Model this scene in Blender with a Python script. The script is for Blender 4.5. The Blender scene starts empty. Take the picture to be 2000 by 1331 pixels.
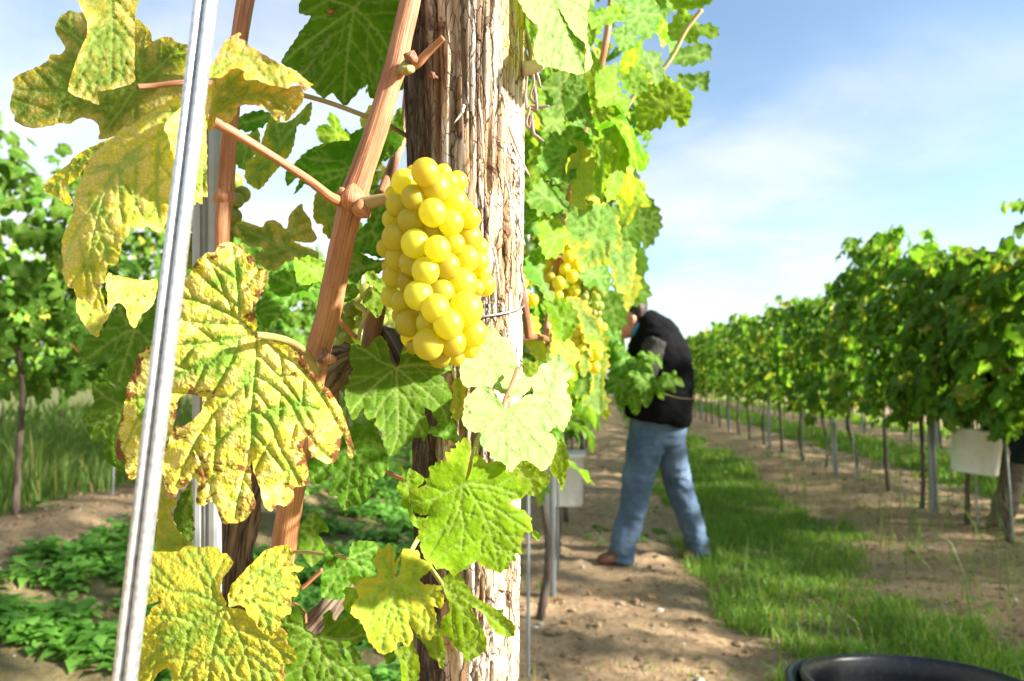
import bpy, bmesh, math, random
import numpy as np
from mathutils import Vector, Matrix, geometry
random.seed(7); RNG = np.random.default_rng(7)
S = bpy.context.scene
COL = S.collection
R = math.radians

# ------------------------------------------------------------------ camera, sky, sun, exposure
CAM_Z = 1.1
YAW, PITCH, FPX = R(7.7), R(3.43), 1333.3
cam = bpy.data.cameras.new('camera'); camo = bpy.data.objects.new('camera', cam); COL.objects.link(camo)
S.cycles.max_bounces = 6; S.cycles.diffuse_bounces = 4; S.cycles.glossy_bounces = 2; S.cycles.transmission_bounces = 5
camo.location = (0, 0, CAM_Z); camo.rotation_euler = (R(90) + PITCH, 0, YAW)
cam.lens = 24; cam.sensor_width = 36; cam.clip_start = .02; cam.clip_end = 3000
cam.dof.use_dof = True; cam.dof.focus_distance = .5; cam.dof.aperture_fstop = 9.0
S.camera = camo
CM = Matrix.Translation((0, 0, CAM_Z)) @ camo.rotation_euler.to_matrix().to_4x4()
CMn = np.array(CM)

SUN_EL, SUN_AZ = R(25), R(97)          # azimuth measured clockwise from +Y
W = bpy.data.worlds.new('World'); S.world = W; W.use_nodes = True
nt = W.node_tree; nt.nodes.clear()
def wn(t, **k):
    n = nt.nodes.new(t)
    for a, v in k.items(): setattr(n, a, v)
    return n
sky = wn('ShaderNodeTexSky', sky_type='NISHITA', sun_disc=False, sun_elevation=SUN_EL, sun_rotation=SUN_AZ, dust_density=.6, air_density=1.0, ozone_density=1.6)
bg = wn('ShaderNodeBackground'); out = wn('ShaderNodeOutputWorld')
tc = wn('ShaderNodeTexCoord'); sep = wn('ShaderNodeSeparateXYZ')
nt.links.new(tc.outputs['Generated'], sep.inputs[0])
def wm(op, a, b=None, c=None, clamp=False):
    n = wn('ShaderNodeMath', operation=op, use_clamp=clamp)
    for i, v in enumerate((a, b, c)):
        if v is None: continue
        if isinstance(v, (int, float)): n.inputs[i].default_value = v
        else: nt.links.new(v, n.inputs[i])
    return n.outputs[0]
zz = wm('ADD', wm('MAXIMUM', sep.outputs[2], 0.0), .16)
cx = wm('DIVIDE', sep.outputs[0], zz); cy = wm('DIVIDE', sep.outputs[1], zz)
comb = wn('ShaderNodeCombineXYZ'); nt.links.new(cx, comb.inputs[0]); nt.links.new(wm('MULTIPLY', cy, 1.35), comb.inputs[1])
mp = wn('ShaderNodeMapping'); mp.inputs['Rotation'].default_value = (0, 0, R(28)); mp.inputs['Location'].default_value = (3.1, 1.4, 0)
nt.links.new(comb.outputs[0], mp.inputs[0])
n1 = wn('ShaderNodeTexNoise'); n1.inputs['Scale'].default_value = .75; n1.inputs['Detail'].default_value = 9; n1.inputs['Roughness'].default_value = .56; n1.inputs['Distortion'].default_value = .35
nt.links.new(mp.outputs[0], n1.inputs['Vector'])
# thin high cloud, denser low down and to the left of the rows
hor = wm('SUBTRACT', 1.0, wm('MULTIPLY', sep.outputs[2], 1.9), clamp=True)
lef = wm('MULTIPLY', wm('MAXIMUM', wm('MULTIPLY', sep.outputs[0], -1.0), 0.0), .42)
dens = wm('ADD', wm('ADD', n1.outputs['Fac'], wm('MULTIPLY', hor, .20)), lef)
cl = wn('ShaderNodeMapRange', interpolation_type='SMOOTHSTEP'); cl.inputs[1].default_value = .49; cl.inputs[2].default_value = .90
nt.links.new(dens, cl.inputs[0])
mx = wn('ShaderNodeMix', data_type='RGBA'); nt.links.new(wm('MULTIPLY', cl.outputs[0], .92), mx.inputs[0])
SKYMUL = 1.0
wb = wn('ShaderNodeMix', data_type='RGBA', blend_type='MULTIPLY'); wb.inputs[0].default_value = 1; nt.links.new(sky.outputs[0], wb.inputs[6]); wb.inputs[7].default_value = (.95, .955, .90, 1)   # white balance
nt.links.new(wb.outputs[2], mx.inputs[6]); mx.inputs[7].default_value = (3.6, 3.7, 3.85, 1)
nt.links.new(mx.outputs[2], bg.inputs[0]); bg.inputs[1].default_value = .072
nt.links.new(bg.outputs[0], out.inputs[0])

sl = bpy.data.lights.new('sun', 'SUN'); sl.energy = 5.0; sl.angle = R(3.2); sl.color = (1, .95, .86)
so = bpy.data.objects.new('sun', sl); COL.objects.link(so)
SD = Vector((math.sin(SUN_AZ) * math.cos(SUN_EL), math.cos(SUN_AZ) * math.cos(SUN_EL), math.sin(SUN_EL)))
so.rotation_euler = SD.to_track_quat('Z', 'Y').to_euler(); so.location = (8, -2, 6)
vs = S.view_settings; vs.view_transform = 'Standard'; vs.look = 'None'; vs.gamma = 1; vs.use_curve_mapping = False; vs.exposure = 2.1

# ------------------------------------------------------------------ helpers
def P(px, py, d):
    """a point seen at photo pixel (px, py) at d metres along the optical axis -> world"""
    return CM @ Vector(((px - 1000) / FPX * d, -(py - 665.5) / FPX * d, -d))
def Pn(px, py, d):
    px, py, d = np.broadcast_arrays(np.asarray(px, float), np.asarray(py, float), np.asarray(d, float))
    c = np.stack([(px - 1000) / FPX * d, -(py - 665.5) / FPX * d, -d], -1)
    return c @ CMn[:3, :3].T + CMn[:3, 3]
def ground_at(px, py):
    """where the ray through a photo pixel meets the flat ground z = 0"""
    a = P(px, py, 1.0) - camo.location
    t = -CAM_Z / a.z
    return Vector((a.x * t, a.y * t, 0))

def _h(ix, iy, iz):
    v = np.sin(ix * 127.1 + iy * 311.7 + iz * 74.7) * 43758.5453
    return v - np.floor(v)
def vnoise(x, y, z=0.0):
    x, y, z = np.broadcast_arrays(np.asarray(x, float), np.asarray(y, float), np.asarray(z, float))
    ix, iy, iz = np.floor(x), np.floor(y), np.floor(z)
    fx, fy, fz = x - ix, y - iy, z - iz
    fx = fx * fx * (3 - 2 * fx); fy = fy * fy * (3 - 2 * fy); fz = fz * fz * (3 - 2 * fz)
    r = 0
    for dx in (0, 1):
        for dy in (0, 1):
            for dz in (0, 1):
                w = (fx if dx else 1 - fx) * (fy if dy else 1 - fy) * (fz if dz else 1 - fz)
                r = r + w * _h(ix + dx, iy + dy, iz + dz)
    return r
def fbm(x, y, z=0.0, o=4):
    r, a, t = 0, .5, 0
    for i in range(o):
        r = r + a * vnoise(x * 2 ** i + 17 * i, y * 2 ** i + 9 * i, z * 2 ** i); t += a; a *= .5
    return r / t
def sstep(a, b, x):
    t = np.clip((x - a) / (b - a), 0, 1); return t * t * (3 - 2 * t)

def mesh_np(name, V, F3=None, F4=None, smooth=True):
    me = bpy.data.meshes.new(name)
    V = np.asarray(V, np.float32)
    me.vertices.add(len(V)); me.vertices.foreach_set('co', V.ravel())
    loops = []; starts = []; n = 0
    if F4 is not None and len(F4):
        F4 = np.asarray(F4, np.int32); loops.append(F4.ravel()); starts.append(np.arange(len(F4)) * 4); n += F4.size
    if F3 is not None and len(F3):
        F3 = np.asarray(F3, np.int32); loops.append(F3.ravel()); starts.append(n + np.arange(len(F3)) * 3); n += F3.size
    me.loops.add(n); me.loops.foreach_set('vertex_index', np.concatenate(loops).astype(np.int32))
    st = np.concatenate(starts).astype(np.int32)
    me.polygons.add(len(st)); me.polygons.foreach_set('loop_start', st)
    me.update(calc_edges=True)
    me.polygons.foreach_set('use_smooth', np.full(len(st), smooth))
    return me
def attr(me, name, data, t='FLOAT'):
    a = me.attributes.new(name, t, 'POINT')
    a.data.foreach_set('vector' if t == 'FLOAT_VECTOR' else 'value', np.asarray(data, np.float32).ravel())
def link(name, me, mat=None, parent=None):
    o = bpy.data.objects.new(name, me); COL.objects.link(o)
    if mat is not None and me is not None and not me.materials: me.materials.append(mat)
    if parent is not None: child(o, parent)
    return o
def child(o, parent):
    o.parent = parent; o.matrix_parent_inverse = WM[parent.name].inverted()
WM = {}
def wmat(o, m=None):
    WM[o.name] = m.copy() if m is not None else Matrix.Translation(o.location); return o
def tag(o, label=None, cat=None, group=None, kind=None):
    if label: o['label'] = label
    if cat: o['category'] = cat
    if group: o['group'] = group
    if kind: o['kind'] = kind
    return o
def thing(name, loc, label, cat, group=None):
    o = bpy.data.objects.new(name, None); COL.objects.link(o); o.location = loc; o.empty_display_size = .1
    wmat(o); return tag(o, label, cat, group)

def catmull(pts, n_per=6, closed=False):
    p = np.asarray(pts, float); N = len(p); res = []
    rng = range(N) if closed else range(N - 1)
    for i in rng:
        if closed: a, b, c, d = p[i - 1], p[i], p[(i + 1) % N], p[(i + 2) % N]
        else: a, b, c, d = p[max(i - 1, 0)], p[i], p[i + 1], p[min(i + 2, N - 1)]
        t = np.linspace(0, 1, n_per, endpoint=False)[:, None]
        res.append(.5 * (2 * b + (c - a) * t + (2 * a - 5 * b + 4 * c - d) * t ** 2 + (3 * b - a - 3 * c + d) * t ** 3))
    if not closed: res.append(p[-1:])
    return np.concatenate(res)
def resample(p, step, closed=False):
    q = np.vstack([p, p[:1]]) if closed else p
    s = np.r_[0, np.cumsum(np.linalg.norm(np.diff(q, axis=0), axis=1))]
    n = max(3, int(round(s[-1] / step)))
    u = np.linspace(0, s[-1], n, endpoint=not closed)
    return np.stack([np.interp(u, s, q[:, k]) for k in range(q.shape[1])], -1)

def tube(pts, rad, nseg=8, n_per=4, rough=0.0, cap=True, ridge=0., rfreq=40):
    """smooth tube through points (x,y,z) with radii; returns V, F4, lc"""
    pts = np.array([tuple(p) for p in pts], float); rad = np.asarray(rad, float)
    if rad.ndim == 0: rad = np.full(len(pts), float(rad))
    q = catmull(np.c_[pts, rad], n_per) if n_per > 1 else np.c_[pts, rad]
    c, r = q[:, :3], np.maximum(q[:, 3], 1e-5)
    t = np.gradient(c, axis=0); t /= np.linalg.norm(t, axis=1)[:, None] + 1e-9
    ref = np.array([0, 1, 0]) if abs(t[0][1]) < .8 else np.array([1, 0, 0])
    nrm = np.zeros_like(c); u = ref - t[0] * ref.dot(t[0]); u /= np.linalg.norm(u)
    for i in range(len(c)):
        u = u - t[i] * u.dot(t[i]); u /= np.linalg.norm(u) + 1e-9; nrm[i] = u
    b = np.cross(t, nrm)
    th = np.linspace(0, 2 * math.pi, nseg, endpoint=False)
    L = np.r_[0, np.cumsum(np.linalg.norm(np.diff(c, axis=0), axis=1))]
    rr = r[:, None] * np.ones((1, nseg))
    if rough: rr = rr * (1 + rough * (2 * fbm(np.cos(th)[None] * 2.2 + 5, np.sin(th)[None] * 2.2 + 9, L[:, None] * rfreq, 3) - 1))
    if ridge: rr = rr * (1 + ridge * (2 * vnoise(np.cos(th)[None] * 4.5, np.sin(th)[None] * 4.5, L[:, None] * 3) - 1))
    V = c[:, None] + rr[..., None] * (np.cos(th)[None, :, None] * nrm[:, None] + np.sin(th)[None, :, None] * b[:, None])
    n = len(c); i = np.arange(n - 1)[:, None] * nseg; j = np.arange(nseg)[None]
    F4 = np.stack([i + j, i + (j + 1) % nseg, i + nseg + (j + 1) % nseg, i + nseg + j], -1).reshape(-1, 4)
    lc = np.stack([np.broadcast_to(th[None], rr.shape) * r.mean(), np.broadcast_to(L[:, None], rr.shape), np.zeros_like(rr)], -1).reshape(-1, 3)
    V = V.reshape(-1, 3); F3 = np.zeros((0, 3), int)
    if cap:
        V = np.vstack([V, c[0], c[-1]]); lc = np.vstack([lc, lc[0], lc[-1]])
        a, e = len(V) - 2, len(V) - 1; jj = np.arange(nseg)
        F3 = np.vstack([np.stack([np.full(nseg, a), (jj + 1) % nseg, jj], -1), np.stack([np.full(nseg, e), (n - 1) * nseg + jj, (n - 1) * nseg + (jj + 1) % nseg], -1)])
    return V, F4, F3, lc
def join(parts):
    V, A, B, C = [], [], [], []; n = 0
    for v, f4, f3, lc in parts:
        V.append(v); A.append(np.asarray(f4).reshape(-1, 4) + n); B.append(np.asarray(f3).reshape(-1, 3) + n); C.append(lc); n += len(v)
    return np.vstack(V), np.vstack(A), np.vstack(B), np.vstack(C)
def tube_obj(name, parts, mat, parent=None):
    if isinstance(parts, tuple): parts = [parts]
    V, F4, F3, lc = join(parts)
    me = mesh_np(name, V, F3, F4); attr(me, 'lc', lc, 'FLOAT_VECTOR')
    return link(name, me, mat, parent)

# ------------------------------------------------------------------ materials
class NT:
    def __init__(s, name):
        s.m = bpy.data.materials.new(name); s.m.use_nodes = True; s.t = s.m.node_tree; s.t.nodes.clear()
        s.out = s.n('ShaderNodeOutputMaterial')
    def n(s, t, **k):
        x = s.t.nodes.new(t)
        for a, v in k.items(): setattr(x, a, v)
        return x
    def set(s, sock, v):
        if isinstance(v, bpy.types.NodeSocket): s.t.links.new(v, sock)
        else:
            if isinstance(v, (tuple, list)) and len(v) == 3 and sock.type == 'RGBA': v = (*v, 1)
            sock.default_value = v
    def attr(s, name, vec=False):
        x = s.n('ShaderNodeAttribute', attribute_name=name); return x.outputs['Vector' if vec else 'Fac']
    def obj(s): return s.n('ShaderNodeTexCoord').outputs['Object']
    def rnd(s): return s.n('ShaderNodeObjectInfo').outputs['Random']
    def noise(s, v, scale, detail=3, rough=.5, dist=0, color=False):
        x = s.n('ShaderNodeTexNoise'); s.set(x.inputs['Vector'], v) if v is not None else None
        x.inputs['Scale'].default_value = scale; x.inputs['Detail'].default_value = detail; x.inputs['Roughness'].default_value = rough; x.inputs['Distortion'].default_value = dist
        return x.outputs['Color' if color else 'Fac']
    def voro(s, v, scale, feature='F1', rnd=1.0):
        x = s.n('ShaderNodeTexVoronoi', feature=feature); s.set(x.inputs['Vector'], v); x.inputs['Scale'].default_value = scale; x.inputs['Randomness'].default_value = rnd
        return x.outputs['Distance']
    def scale(s, v, xyz, loc=(0, 0, 0)):
        x = s.n('ShaderNodeMapping'); s.set(x.inputs['Vector'], v); s.set(x.inputs['Scale'], xyz); s.set(x.inputs['Location'], loc); return x.outputs[0]
    def math(s, op, a, b=None, c=None, clamp=False):
        x = s.n('ShaderNodeMath', operation=op, use_clamp=clamp)
        for i, v in enumerate((a, b, c)):
            if v is not None: s.set(x.inputs[i], v)
        return x.outputs[0]
    def vadd(s, a, b):
        x = s.n('ShaderNodeVectorMath', operation='ADD'); s.set(x.inputs[0], a); s.set(x.inputs[1], b); return x.outputs[0]
    def ramp(s, f, a, b, lo=0., hi=1.):
        x = s.n('ShaderNodeMapRange', interpolation_type='SMOOTHSTEP'); s.set(x.inputs[0], f)
        for i, v in enumerate((a, b, lo, hi)): s.set(x.inputs[i + 1], v)
        return x.outputs[0]
    def mix(s, f, a, b, blend='MIX'):
        x = s.n('ShaderNodeMix', data_type='RGBA', blend_type=blend); s.set(x.inputs[0], f); s.set(x.inputs[6], a); s.set(x.inputs[7], b); return x.outputs[2]
    def hsv(s, c, h=.5, sat=1., v=1.):
        x = s.n('ShaderNodeHueSaturation'); s.set(x.inputs['Color'], c); s.set(x.inputs['Hue'], h); s.set(x.inputs['Saturation'], sat); s.set(x.inputs['Value'], v); return x.outputs[0]
    def bump(s, h, strength=.5, dist=.001, normal=None):
        x = s.n('ShaderNodeBump'); s.set(x.inputs['Height'], h); x.inputs['Strength'].default_value = strength; x.inputs['Distance'].default_value = dist
        if normal is not None: s.set(x.inputs['Normal'], normal)
        return x.outputs[0]
    def bsdf(s, color, rough=.6, normal=None, spec=.4, **k):
        x = s.n('ShaderNodeBsdfPrincipled'); s.set(x.inputs['Base Color'], color); s.set(x.inputs['Roughness'], rough); s.set(x.inputs['Specular IOR Level'], spec)
        if normal is not None: s.set(x.inputs['Normal'], normal)
        for a, v in k.items(): s.set(x.inputs[a.replace('_', ' ')], v)
        return x.outputs[0]
    def done(s, sh, disp=None):
        s.t.links.new(sh, s.out.inputs[0]); return s.m
    def mixsh(s, f, a, b):
        x = s.n('ShaderNodeMixShader'); s.set(x.inputs[0], f); s.t.links.new(a, x.inputs[1]); s.t.links.new(b, x.inputs[2]); return x.outputs[0]

def leaf_mat(name, green, yellow, amount, tan=None, brown=0., net=1.0, trans=.42, vein=(.30, .42, .12), rough=.46, bump=.35, tcol=None, jit=.05, edge=.35):
    """lc = leaf plane coordinates (about 10 units across a leaf); vein, vprox, edge are leaf anatomy"""
    m = NT(name); lc = m.attr('lc', True); v = m.attr('vein'); vp = m.attr('vprox'); ed = m.attr('edge'); rnd = m.rnd()
    off = m.n('ShaderNodeCombineXYZ'); m.set(off.inputs[2], m.math('MULTIPLY', rnd, 37.0)); lo = m.vadd(lc, off.outputs[0])
    big = m.noise(lo, .55, 4, .6, .4); mid = m.noise(lo, 2.2, 2.5, .55, .3); fine = m.noise(lo, 14, 3, .6)
    f = m.math('ADD', m.math('MULTIPLY', big, 1.3), m.math('MULTIPLY', mid, .28))
    f = m.math('ADD', f, m.math('MULTIPLY', ed, edge)); f = m.math('SUBTRACT', f, m.math('MULTIPLY', vp, .30))
    f = m.math('ADD', f, m.math('MULTIPLY_ADD', rnd, jit * 2, amount - jit + .135))
    yf = m.ramp(f, .80, 1.20)
    wx = m.n('ShaderNodeVectorMath', operation='SCALE'); m.set(wx.inputs[0], m.noise(lo, 4, 3, .5, 0, True)); wx.inputs['Scale'].default_value = .22; lw = m.vadd(lo, wx.outputs[0])
    cell = m.voro(lw, 5.0, 'DISTANCE_TO_EDGE')
    netf = m.ramp(cell, .0, .16, 1., 0.)
    cell2 = m.voro(lw, 12, 'DISTANCE_TO_EDGE'); net2 = m.ramp(cell2, .0, .16, 1., 0.)
    ynet = m.math('MULTIPLY', yf, m.math('SUBTRACT', 1., m.math('MULTIPLY', m.math('MAXIMUM', netf, m.math('MULTIPLY', net2, .5)), .42 * net)), clamp=True)
    g = m.mix(m.ramp(mid, .3, .7), tuple(c * .82 for c in green), tuple(min(1, c * 1.2) for c in green))
    y = m.mix(m.ramp(mid, .38, .62), yellow, tan or tuple(c * .85 for c in yellow))
    col = m.mix(ynet, g, y)
    col = m.mix(m.math('MULTIPLY', m.ramp(fine, .45, .7), .10), col, tuple(min(1, c * 1.7) for c in green))
    if brown > 0:
        bn = m.noise(lo, 1.15, 5, .72, .8)
        bf = m.ramp(m.math('ADD', bn, m.math('MULTIPLY', ed, .18)), .82 - brown * .2, .90 - brown * .2)
        col = m.mix(bf, col, (.16, .055, .025))
        sp = m.voro(lo, 3.3); col = m.mix(m.ramp(sp, .05, .085, .8, 0.), col, (.13, .05, .02))
    col = m.mix(m.math('MULTIPLY', v, .5), col, vein)
    col = m.hsv(col, m.math('MULTIPLY_ADD', rnd, .03, .485), 1., m.math('MULTIPLY_ADD', rnd, .3, .85))
    gb = m.n('ShaderNodeNewGeometry').outputs['Backfacing']
    under = m.mix(.16, col, (.22, .30, .10)); col2 = m.mix(gb, col, under)
    dome = m.voro(lw, 5.0, 'SMOOTH_F1'); dome2 = m.voro(lw, 12, 'SMOOTH_F1')
    h = m.math('ADD', m.math('MULTIPLY', dome, -1.6), m.math('MULTIPLY', dome2, -.5))
    h = m.math('ADD', h, m.math('MULTIPLY', fine, .12)); h = m.math('SUBTRACT', h, m.math('MULTIPLY', v, .5))
    nb = m.bump(h, bump, .0011)
    pr = m.bsdf(col2, m.math('MULTIPLY_ADD', mid, .25, rough), nb, .09)
    tr = m.n('ShaderNodeBsdfTranslucent'); 
    tcn = m.mix(1., col, tcol or (1.7, 1.75, .55), 'MULTIPLY'); tcn = m.mix(m.math('MULTIPLY', v, .35), tcn, (.5, .55, .12))
    m.set(tr.inputs[0], tcn); m.set(tr.inputs[1], nb)
    return m.done(m.mixsh(trans, pr, tr.outputs[0]))

M = {}
M['green'] = leaf_mat('leaf_green', (.070, .165, .009), (.30, .36, .04), -.32)
M['lime'] = leaf_mat('leaf_lime', (.15, .27, .008), (.30, .38, .03), -.14, trans=.5)
M['mixed'] = leaf_mat('leaf_turning', (.11, .20, .028), (.46, .40, .05), .02, net=1.2)
M['yg'] = leaf_mat('leaf_yellow_green', (.24, .34, .03), (.44, .40, .04), .10, brown=.05)
M['glare_pale'] = leaf_mat('leaf_glare_pale', (.22, .33, .11), (.44, .44, .16), -.22, tan=(.50, .45, .17), trans=.35, vein=(.13, .26, .04))  # pale yellowing leaf colour, whitened to paint in the sun's glare
M['yellow'] = leaf_mat('leaf_yellow', (.17, .27, .03), (.60, .43, .055), .17, tan=(.66, .46, .19), brown=1.0, net=1.3, vein=(.27, .38, .09), bump=.65, trans=.34, edge=.55)
M['gold'] = leaf_mat('leaf_gold', (.19, .25, .03), (.48, .37, .035), .16, tan=(.46, .32, .05), brown=.45, net=1.6, vein=(.25, .33, .09), bump=.7, trans=.42)
M['pale'] = leaf_mat('leaf_pale_tan', (.18, .26, .035), (.58, .45, .05), .20, tan=(.60, .42, .17), brown=.4, net=1.2, trans=.42)
M['olive'] = leaf_mat('leaf_olive', (.12, .18, .022), (.52, .41, .06), .10, tan=(.54, .42, .18), brown=.5, net=1.3, trans=.5)
M['row'] = leaf_mat('leaf_row', (.056, .138, .010), (.34, .33, .05), -.36, trans=.38, jit=.16, bump=.4)
M['row2'] = leaf_mat('leaf_row_light', (.10, .22, .022), (.30, .34, .04), -.25, trans=.42, jit=.16, bump=.4)
M['rowy'] = leaf_mat('leaf_row_yellow', (.16, .24, .03), (.50, .42, .06), .10, trans=.42, brown=.2, jit=.1, bump=.4)

def cane_mat(name, a, b, dark, freq=1.):
    m = NT(name); lc = m.attr('lc', True)
    st = m.noise(m.scale(lc, (560 * freq, 16, 1)), 1, 4, .6); sp = m.noise(m.scale(lc, (700, 420, 1)), 1, 2); bl = m.noise(m.scale(lc, (60, 18, 1)), 1, 3)
    col = m.mix(m.ramp(st, .35, .65), a, b); col = m.mix(m.ramp(bl, .45, .75, 0, .8), col, dark)
    ln = m.noise(m.scale(lc, (900 * freq, 9, 1), (3, 7, 0)), 1, 3, .6); col = m.mix(m.ramp(ln, .52, .66, 0, .75), col, tuple(c * .55 for c in dark))
    col = m.mix(m.ramp(sp, .66, .74, 0., .7), col, tuple(c * .25 for c in dark))
    return m.done(m.bsdf(col, .5, m.bump(m.math('SUBTRACT', st, m.math('MULTIPLY', ln, .7)), .9, .0014), .35))
M['cane'] = cane_mat('cane_bark', (.36, .145, .06), (.48, .235, .11), (.27, .085, .04))
M['cane2'] = cane_mat('cane_bark_old', (.20, .085, .04), (.30, .14, .07), (.13, .05, .03))
M['petiole'] = cane_mat('petiole_red', (.34, .12, .07), (.42, .20, .08), (.30, .06, .05), .4)
M['petgreen'] = cane_mat('petiole_green', (.30, .30, .08), (.36, .26, .10), (.30, .16, .08), .4)
M['tendril'] = cane_mat('tendril_dry', (.20, .13, .10), (.30, .22, .18), (.10, .06, .05), .4)
def bark_mat(name, a, b, dark, s=1.):
    m = NT(name); lc = m.attr('lc', True)
    st = m.noise(m.scale(lc, (260 * s, 14 * s, 1)), 1, 6, .68, .5); bl = m.noise(m.scale(lc, (40, 9, 1)), 1, 4)
    col = m.mix(m.ramp(st, .36, .62), dark, m.mix(m.ramp(bl, .35, .65), a, b))
    return m.done(m.bsdf(col, .85, m.bump(st, 1., .006), .2))
M['bark'] = bark_mat('vine_bark', (.20, .14, .095), (.32, .24, .17), (.035, .022, .016))
M['bark2'] = bark_mat('vine_trunk_bark', (.16, .115, .085), (.23, .18, .14), (.05, .035, .028), .7)
m = NT('galvanised_steel'); c = m.obj(); sp = m.voro(c, 260); nn = m.noise(c, 90, 3); lo = m.noise(m.scale(c, (8, 8, 2)), 1, 3)
col = m.mix(m.ramp(sp, .2, .6), (.46, .48, .50), (.62, .64, .66)); col = m.mix(m.ramp(lo, .5, .8, 0, .35), col, (.33, .33, .33))
M['steel'] = m.done(m.bsdf(col, m.math('MULTIPLY_ADD', nn,   .25, .24), m.bump(nn, .15, .0004), .5, Metallic=.8))
m = NT('dull_zinc'); c = m.obj(); nn = m.noise(c, 60, 4); col = m.mix(nn, (.27, .29, .29), (.42, .44, .44))
M['zinc'] = m.done(m.bsdf(col, .55, m.bump(nn, .15, .0006), .5, Metallic=.35))
m = NT('wire'); M['wire'] = m.done(m.bsdf((.30, .30, .30), .4, None, .5, Metallic=.8))

# ------------------------------------------------------------------ ground
def bands(x, y):
    wob = .18 * (fbm(x * .0 + y * .9, x * .3 + 3, 0, 3) - .5) * 2
    return x + wob
def ground_z(x, y):
    x = np.asarray(x, float); y = np.asarray(y, float)
    z = .30 * sstep(-1.3, -3.1, x) * 1.0
    mound = lambda c, w, h: h * np.exp(-((x - c) / w) ** 2)
    z = z + mound(-.25, .55, .035) + mound(2.6, .6, .04) + mound(-3.25, .5, .05)
    z = z - .03 * np.exp(-((x - .55) / .12) ** 2)
    return z
def ground_full(x, y):
    near = sstep(40, 8, np.hypot(x, y))
    soil = 1 - .7 * grass_mask(x, y)
    d = (fbm(x * 2.2, y * 2.2, 0, 3) - .5) * .03 + (fbm(x * 9, y * 9, 3.3, 4) - .5) * .034 * soil + np.maximum(fbm(x * 22, y * 22, 7.1, 3) - .58, 0) * .16 * soil
    return ground_z(x, y) + d * near
def grass_mask(x, y):
    w = .42 * (fbm(x * 1.7 + 4, y * 1.7, 2, 4) - .5) * 2 + .16 * (fbm(x * 7, y * 7, 8, 3) - .5) * 2
    def strip(a, b): return sstep(a - .08, a + .1, x + w * .8) * sstep(b + .1, b - .08, x + w)
    a = strip(.62, 1.72) + strip(3.6, 4.9) + strip(6.4, 7.8) + strip(-2.55, -.95) * .9 + strip(-40, -3.42) + sstep(9, 11, x) + sstep(-11.5, -12, x)
    return np.clip(a, 0, 1)
gx = np.r_[-900, -400, -150, -60, -30, -18, -12, -9, np.arange(-7, 7.01, .07), 9, 12, 18, 30, 60, 150, 400, 900]
gy = np.r_[-400, -100, -30, -8, -3, 0, 1, 1.6, np.arange(2, 9, .045), np.arange(9, 16, .1), np.arange(16, 40, .4), 45, 55, 75, 110, 200, 400, 900, 2000]
GX, GY = np.meshgrid(gx, gy); GZ = ground_full(GX, GY)
nx, ny = len(gx), len(gy); i = np.arange(ny - 1)[:, None] * nx; j = np.arange(nx - 1)[None]
F4 = np.stack([i + j, i + j + 1, i + nx + j + 1, i + nx + j], -1).reshape(-1, 4)
me = mesh_np('ground', np.stack([GX, GY, GZ], -1).reshape(-1, 3), None, F4)
attr(me, 'grass', (grass_mask(GX, GY) * (1 + .7 * (GX < -5.5))).ravel())
m = NT('soil'); c = m.obj(); g = m.attr('grass')
a = m.noise(c, 1.6, 5, .6); b = m.noise(c, 22, 5, .65); d = m.voro(c, 38); e = m.noise(c, 160, 3, .6)
col = m.mix(m.ramp(b, .3, .7), (.24, .152, .08), (.43, .295, .172)); col = m.mix(m.ramp(a, .35, .7, 0, .45), col, (.47, .345, .21))
col = m.mix(m.ramp(e, .62, .74, 0, .8), col, (.52, .43, .32)); col = m.mix(m.ramp(m.noise(c, 55, 4, .7), .60, .72, 0, .7), col, (.11, .065, .04))
gcol = m.mix(b, (.05, .085, .018), (.11, .13, .035)); col = m.mix(m.math('MULTIPLY', g, .5), col, gcol)
hh = m.math('ADD', m.math('MULTIPLY', b, 1.), m.math('MULTIPLY', e, .4))
M['soil'] = m.done(m.bsdf(col, .95, m.bump(hh, .9, .02), .12))
tag(link('ground', me, M['soil']), kind='structure')

def scatter(n, x0, x1, y0, y1, mask=None, p=1.0):
    x = RNG.uniform(x0, x1, n); y = y0 + (y1 - y0) * RNG.random(n) ** p
    if mask is not None:
        k = RNG.random(n) < mask(x, y); x, y = x[k], y[k]
    return x, y
def blades(name, x, y, h, w, mats, bend=.5, kind='stuff', fall=0.):
    n = len(x); z = ground_full(x, y) - .005
    hh = h * RNG.uniform(.3, 1.4, n) * (.15 + 2.6 * fbm(x * 3.1, y * 3.1, 5, 3) ** 1.8); ww = w * RNG.uniform(.6, 1.3, n); a = RNG.uniform(0, 6.283, n); b = RNG.uniform(0, 6.283, n)
    k = RNG.uniform(.1, 1, n) * bend * hh
    base = np.stack([x, y, z], -1); s = np.stack([np.cos(a), np.sin(a), 0 * a], -1) * ww[:, None]; l = np.stack([np.cos(b), np.sin(b), 0 * b], -1)
    up = np.array([0, 0, 1.])
    p1 = base + up * (hh * .55)[:, None] + l * (k * .3)[:, None]; p2 = base + up * (hh * (1 - .25 * bend * RNG.random(n)))[:, None] + l * k[:, None]
    V = np.stack([base - s, base + s, p1 - s * .8, p1 + s * .8, p2], 1).reshape(-1, 3)
    o = np.arange(n)[:, None] * 5
    me = mesh_np(name, V, o + np.array([[2, 3, 4]]), o + np.array([[0, 1, 3, 2]]))
    attr(me, 'tint', np.repeat(RNG.random(n), 5))
    return tag(link(name, me, mats), kind=kind)
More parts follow.
